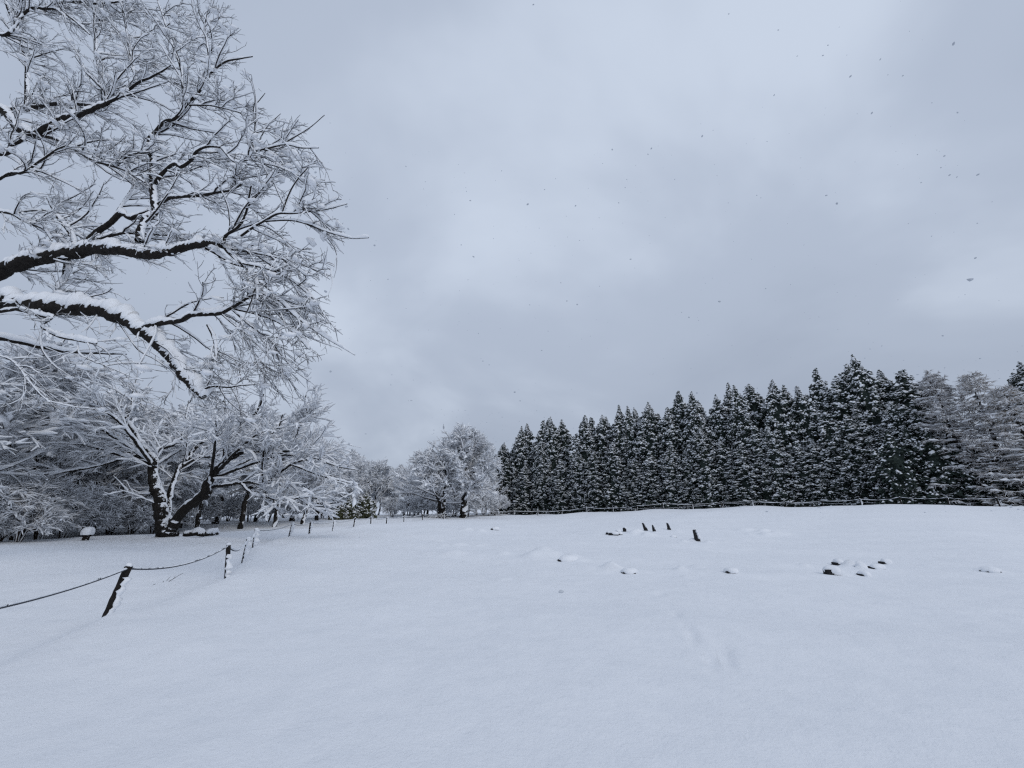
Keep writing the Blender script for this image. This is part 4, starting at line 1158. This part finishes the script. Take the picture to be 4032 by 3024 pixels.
def build_stones():
    rng = np.random.default_rng(3)
    def stone(name, px, py, w, d, h, label, cat, lean=(0, 0), taper=.85, cap=(1.15, 1.2, .5), capoff=(0, 0), group=None, side=0, rz=0.0, rough=.06):
        x, y = ghit(px, py)
        z = gz(x, y)
        t = thing(name, label, cat, (x, y, z), group)
        t.rotation_euler = (0, 0, rz)
        if h < .2 and name != 'stone_block': h *= .66
        mb = MB(); v, q, tt = lumpy_box(rng, w, d, h, taper, lean, rough=rough)
        mb.add(v, q, tt); put("rock", mb.mesh(name + "_rock"), M_STONE, t)
        sb = MB()
        if cap:
            v, q, tt = pillow(rng, w * cap[0] * taper, d * cap[1] * taper, cap[2] * min(w, d))
            sb.add(v + [lean[0] + capoff[0], lean[1] + capoff[1] - (.05 if h < .15 else 0), h * (.8 if h < .15 else .98)], q, tt)
        if side:
            # snow clinging to the windward face
            n = 26; zz = rng.uniform(.25, 1.0, n)
            C = np.stack([np.full(n, w * .46) * (1 - (1 - taper) * zz) + lean[0] * zz, rng.uniform(-.5, .35, n) * d * .9, zz * h], 1)
            blob(sb, rng, C, rng.uniform(.02, .055, n) * side, (1, 1, 1.1))
        if cap or side: put("snow_cap", sb.mesh(name + "_snow", True), M_SNOW, t)
        return t
    stone("standing_stone", 2748, 2134, .22, .19, .46, "tallest dark standing stone in the field, snow on its right side", "stone", (-.09, 0), .62, (.9, .9, .35), (.04, 0), side=1.5)
    g = "three small upright stones"
    stone("standing_stone", 2545, 2092, .24, .18, .42, "leftmost of the three small dark upright stones, its tip leaning left", "stone", (-.16, 0), .5, (1.0, 1.0, .4), (.04, 0), g, side=1.0)
    stone("standing_stone", 2577, 2095, .18, .16, .35, "middle of the three small dark upright stones, the shortest", "stone", (-.06, 0), .55, (1.0, 1.0, .45), (.03, 0), g, side=1.0)
    stone("standing_stone", 2636, 2086, .20, .17, .38, "rightmost of the three small dark upright stones", "stone", (-.09, 0), .55, (1.0, 1.0, .4), (.03, 0), g, side=.8)
    stone("stone_block", 3266, 2270, .18, .20, .115, "square dark stone block under a thick snow pillow at right", "stone", (0, 0), .97, (1.9, 1.7, .62), (.10, .06), rough=.03)
    stone("stone", 3297, 2226, .24, .24, .10, "dark stone edge peeping out behind the square block's snow pillow", "stone", (0, 0), .85, (1.25, 1.2, .45), (.05, .05))
    stone("stone", 3395, 2270, .18, .2, .05, "small snow-capped stone right of the square block, nearest the viewer", "stone", (0, 0), .9, (1.5, 1.4, .45), (.05, .03))
    stone("stone", 3445, 2238, .32, .25, .06, "long flat snow-capped stone right of the square block", "stone", (0, 0), .9, (1.3, 1.3, .35), (.06, .03))
    stone("stone", 3477, 2220, .20, .2, .09, "snow-capped stone farthest right of the square block's group", "stone", (0, 0), .85, (1.5, 1.3, .5), (.09, .03))
    stone("stone", 3385, 2240, .16, .2, .06, "round snow-covered stone in the middle of the square block's group", "stone", (0, 0), .9, (1.6, 1.5, .6), (.02, .02))
    stone("stone", 2878, 2264, .28, .22, .05, "low snow-capped stone alone on the field left of the square block", "stone", (0, 0), .9, (1.3, 1.2, .35), (.02, .03))
    stone("stone", 2226, 2222, .46, .32, .08, "wide flat stone under a thick snow loaf in the field's centre", "stone", (0, 0), .9, (1.45, 1.5, .42), (.10, .08))
    stone("stone", 2475, 2257, .34, .26, .06, "flat snow-capped stone between the wide loaf stone and the lone stone", "stone", (0, 0), .9, (1.4, 1.3, .32), (.02, .05))
    stone("stone", 3901, 2253, .36, .26, .035, "faint low stone in the snow near the right edge", "stone", (0, 0), .9, (1.3, 1.2, .25), (0, .04))
    stone("stone", 1943, 2088, .42, .36, .14, "dark-edged stone near the fence bend, right of two humps", "stone", (0, 0), .9, (1.4, 1.3, .40), (.14, .04))
    gr = "rubble left of the upright stones"
    for i, (px, py, w, h, lab) in enumerate([(2395, 2110, .26, .14, "leftmost dark stone of the rubble left of the upright stones"), (2416, 2113, .50, .16, "widest dark stone of the rubble left of the upright stones"), (2438, 2111, .3, .10, "flat dark stone at the right of the wide rubble stone"),
                                             (2432, 2101, .28, .10, "small stone just behind the wide rubble stone"), (2460, 2098, .2, .20, "upright rubble stone closest to the three upright stones")]):
        stone("rubble_stone", px, py, w, .3, h, lab, "stone", (0, 0), .85, (1.25, 1.2, .35), (.05, .05), gr, rz=rng.uniform(-.3, .3))
    stone("stone", 2652, 2118, .30, .22, .04, "flat little stone between the upright stones and the tall standing stone", "stone", (0, 0), .9, (1.2, 1.2, .3), (0, .03))

def build_small():
    rng = np.random.default_rng(19)
    # snow-covered logs at the foot of the forked tree
    for (pa, pb, r, lab) in [((722, 2120), (802, 2116), .17, "snow-topped dark log on the ground right of the forked tree's foot"), ((806, 2112), (856, 2106), .13, "shorter snow-coated log end to end with the dark log")]:
        a, b = ghit(*pa), ghit(*pb)
        c = (a + b) / 2; z = gz(*c)
        A = np.array([a[0], a[1], gz(*a) + r * .9]); B = np.array([b[0], b[1], gz(*b) + r * .9])
        off = np.array([c[0], c[1], z])
        t = thing("log", lab, "log", off, "logs beside the forked tree")
        bark, snow, P, rr = limb_meshes(rng, np.array([A, (A + B) / 2 + [0, 0, .02], B]) - off, [r, r * .95, r * .9], .07, .16, 12)
        mb = MB(); mb.add(*bark)
        for e in (0, -1):
            ring = bark[0].reshape(-1, 12, 3)[e]
            mb.add(np.vstack([ring, ring.mean(0)]), t=[(k, (k + 1) % 12, 12) for k in range(12)])
        put("wood", mb.mesh("log_wood", True), M_BARK_TRUNK, t)
        s = MB(); s.add(*snow); put("snow_cap", s.mesh("log_snow", True), M_SNOW, t)
    # stump with a tall snow cap at the wood's edge
    x, y = ghit(335, 2128); z = gz(x, y)
    t = thing("stump", "tree stump with a tall round snow cap at the wood's edge", "stump", (x, y, z))
    mb = MB(); v, q, tt = lumpy_box(rng, .26, .26, .40, .8); mb.add(v, q, tt); put("wood", mb.mesh("stump_wood"), M_BARK_TRUNK, t)
    mb = MB(); v, q, tt = pillow(rng, .58, .52, .28); mb.add(v + [0, 0, .40], q, tt); put("snow_cap", mb.mesh("stump_snow", True), M_SNOW, t)
    # fallen twig poking out of the snow behind the first post
    a, b = ghit(602, 2304), ghit(716, 2262)
    c = np.array([*ghit(655, 2290)]); z = gz(*c); off = np.array([c[0], c[1], z])
    t = thing("fallen_twig", "thin forked twig poking out of the snow behind the first stake", "twig", off)
    def tw(ps, r):
        p3 = []
        for px, py, h in ps:
            g = ghit(px, py + h * 220); p3.append([g[0], g[1], gz(*g) + h])
        return np.array(p3) - off, r
    mb = MB()
    for ps, r in [tw([(664, 2290, 0), (680, 2278, .05), (700, 2262, .10), (716, 2252, .13)], .007), tw([(680, 2278, .05), (684, 2268, .1), (684, 2262, .13)], .004), tw([(655, 2290, -.01), (662, 2276, .06), (666, 2268, .09)], .005),
                  tw([(643, 2294, -.01), (642, 2286, .04)], .006), tw([(603, 2303, 0), (612, 2300, .02)], .006)]:
        P = catmull(ps, 8)[None]; mb.add(*tubes(P, np.linspace(r, r * .5, 8)[None], 5))
    put("stalk", mb.mesh("fallen_twig_stalk", True), M_TWIG, t)
    # brush heap at the foot of the paired trunks
    x, y = -11.2, 60.5; z = gz(x, y)
    t = thing("brush_heap", "dark heap of brushwood at the foot of the paired trunks", "brush", (x, y, z))
    n = 60
    base = np.stack([rng.normal(0, .8, n), rng.normal(0, .35, n), rng.uniform(0, .15, n)], 1)
    D = np.stack([rng.normal(0, 1, n), rng.normal(0, .4, n), rng.uniform(.05, .45, n)], 1); D = nrm(D)
    P = base[:, None] + D[:, None] * np.linspace(-.5, .9, 4)[None, :, None] * rng.uniform(.5, 1.1, (n, 1, 1))
    mb = MB(); mb.add(*tubes(P, np.full((n, 4), .028), 4)); put("sticks", mb.mesh("brush_sticks"), M_BARK_FAR, t, "stuff")
    mb = MB(); mb.add(*snow_on(rng, P[::2], np.full((n // 2, 4), .026), .05)); put("stick_snow", mb.mesh("brush_snow", True), M_SNOW, t, "stuff")

def build_flakes():
    rng = np.random.default_rng(99)
    n = 1000
    d = rng.uniform(2.2, 26, n) ** 1.0
    az = rng.uniform(-58, 58, n); el = rng.uniform(-4, 48, n)
    az, el = np.radians(az), np.radians(el)
    C = np.stack([d * np.cos(el) * np.sin(az), d * np.cos(el) * np.cos(az), EYE + d * np.sin(el)], 1)
    C = C[C[:, 2] > ground(C[:, 0], C[:, 1]) + .1]
    n = len(C)
    mb = MB()
    blob(mb, rng, C, rng.uniform(.0045, .0105, n), (1.2, .8, .7))
    # larger clotted flakes close by, and many between the field and the dark trees
    big = np.array([at_y(3755, 172, 2.0), at_y(3770, 443, 2.6), at_y(2100, 18, 2.4), at_y(2870, 55, 3.0), at_y(3065, 118, 3.2), at_y(2210, 2330, 2.2), at_y(3670, 405, 3.4)])
    blob(mb, rng, big, np.array([.011, .008, .007, .007, .008, .012, .006]), (1.5, .8, .7))
    k = 1500
    d2 = rng.uniform(9, 32, k); a2 = np.radians(rng.uniform(-12, 56, k)); e2 = np.radians(rng.uniform(-.5, 14, k) ** 1.0)
    C2 = np.stack([d2 * np.sin(a2), d2 * np.cos(a2), EYE + d2 * np.tan(e2)], 1)
    C2 = C2[C2[:, 2] > ground(C2[:, 0], C2[:, 1]) + .1]
    blob(mb, rng, C2, rng.uniform(.008, .018, len(C2)), (1.6, 1.0, .6))
    put("falling_snow", mb.mesh("falling_snow_flakes"), M_FLAKE, kind="stuff")["label"] = "scattered snowflakes falling through the air"
    bpy.data.objects["falling_snow"]["category"] = "snowflakes"

# trunks sit in slight wells / drifts
HOLES += [(-19.9, 23.9, .95, .24)]
for k, p in enumerate(LP[1:6]):
    HOLES.append((p[0] + .16, p[1] - .08, .17, .05)); HOLES.append((p[0] - .10, p[1] + .1, .14, -.03))
build_ground()
build_fences()
build_stones()
build_near_tree()
build_forked_tree()
build_woods()
build_conifers()
build_small()
build_flakes()
print("tris", sum(sum(len(p.vertices) - 2 for p in me.polygons) if len(me.polygons) < 2000 else len(me.loops) - 2 * len(me.polygons) for me in bpy.data.meshes))
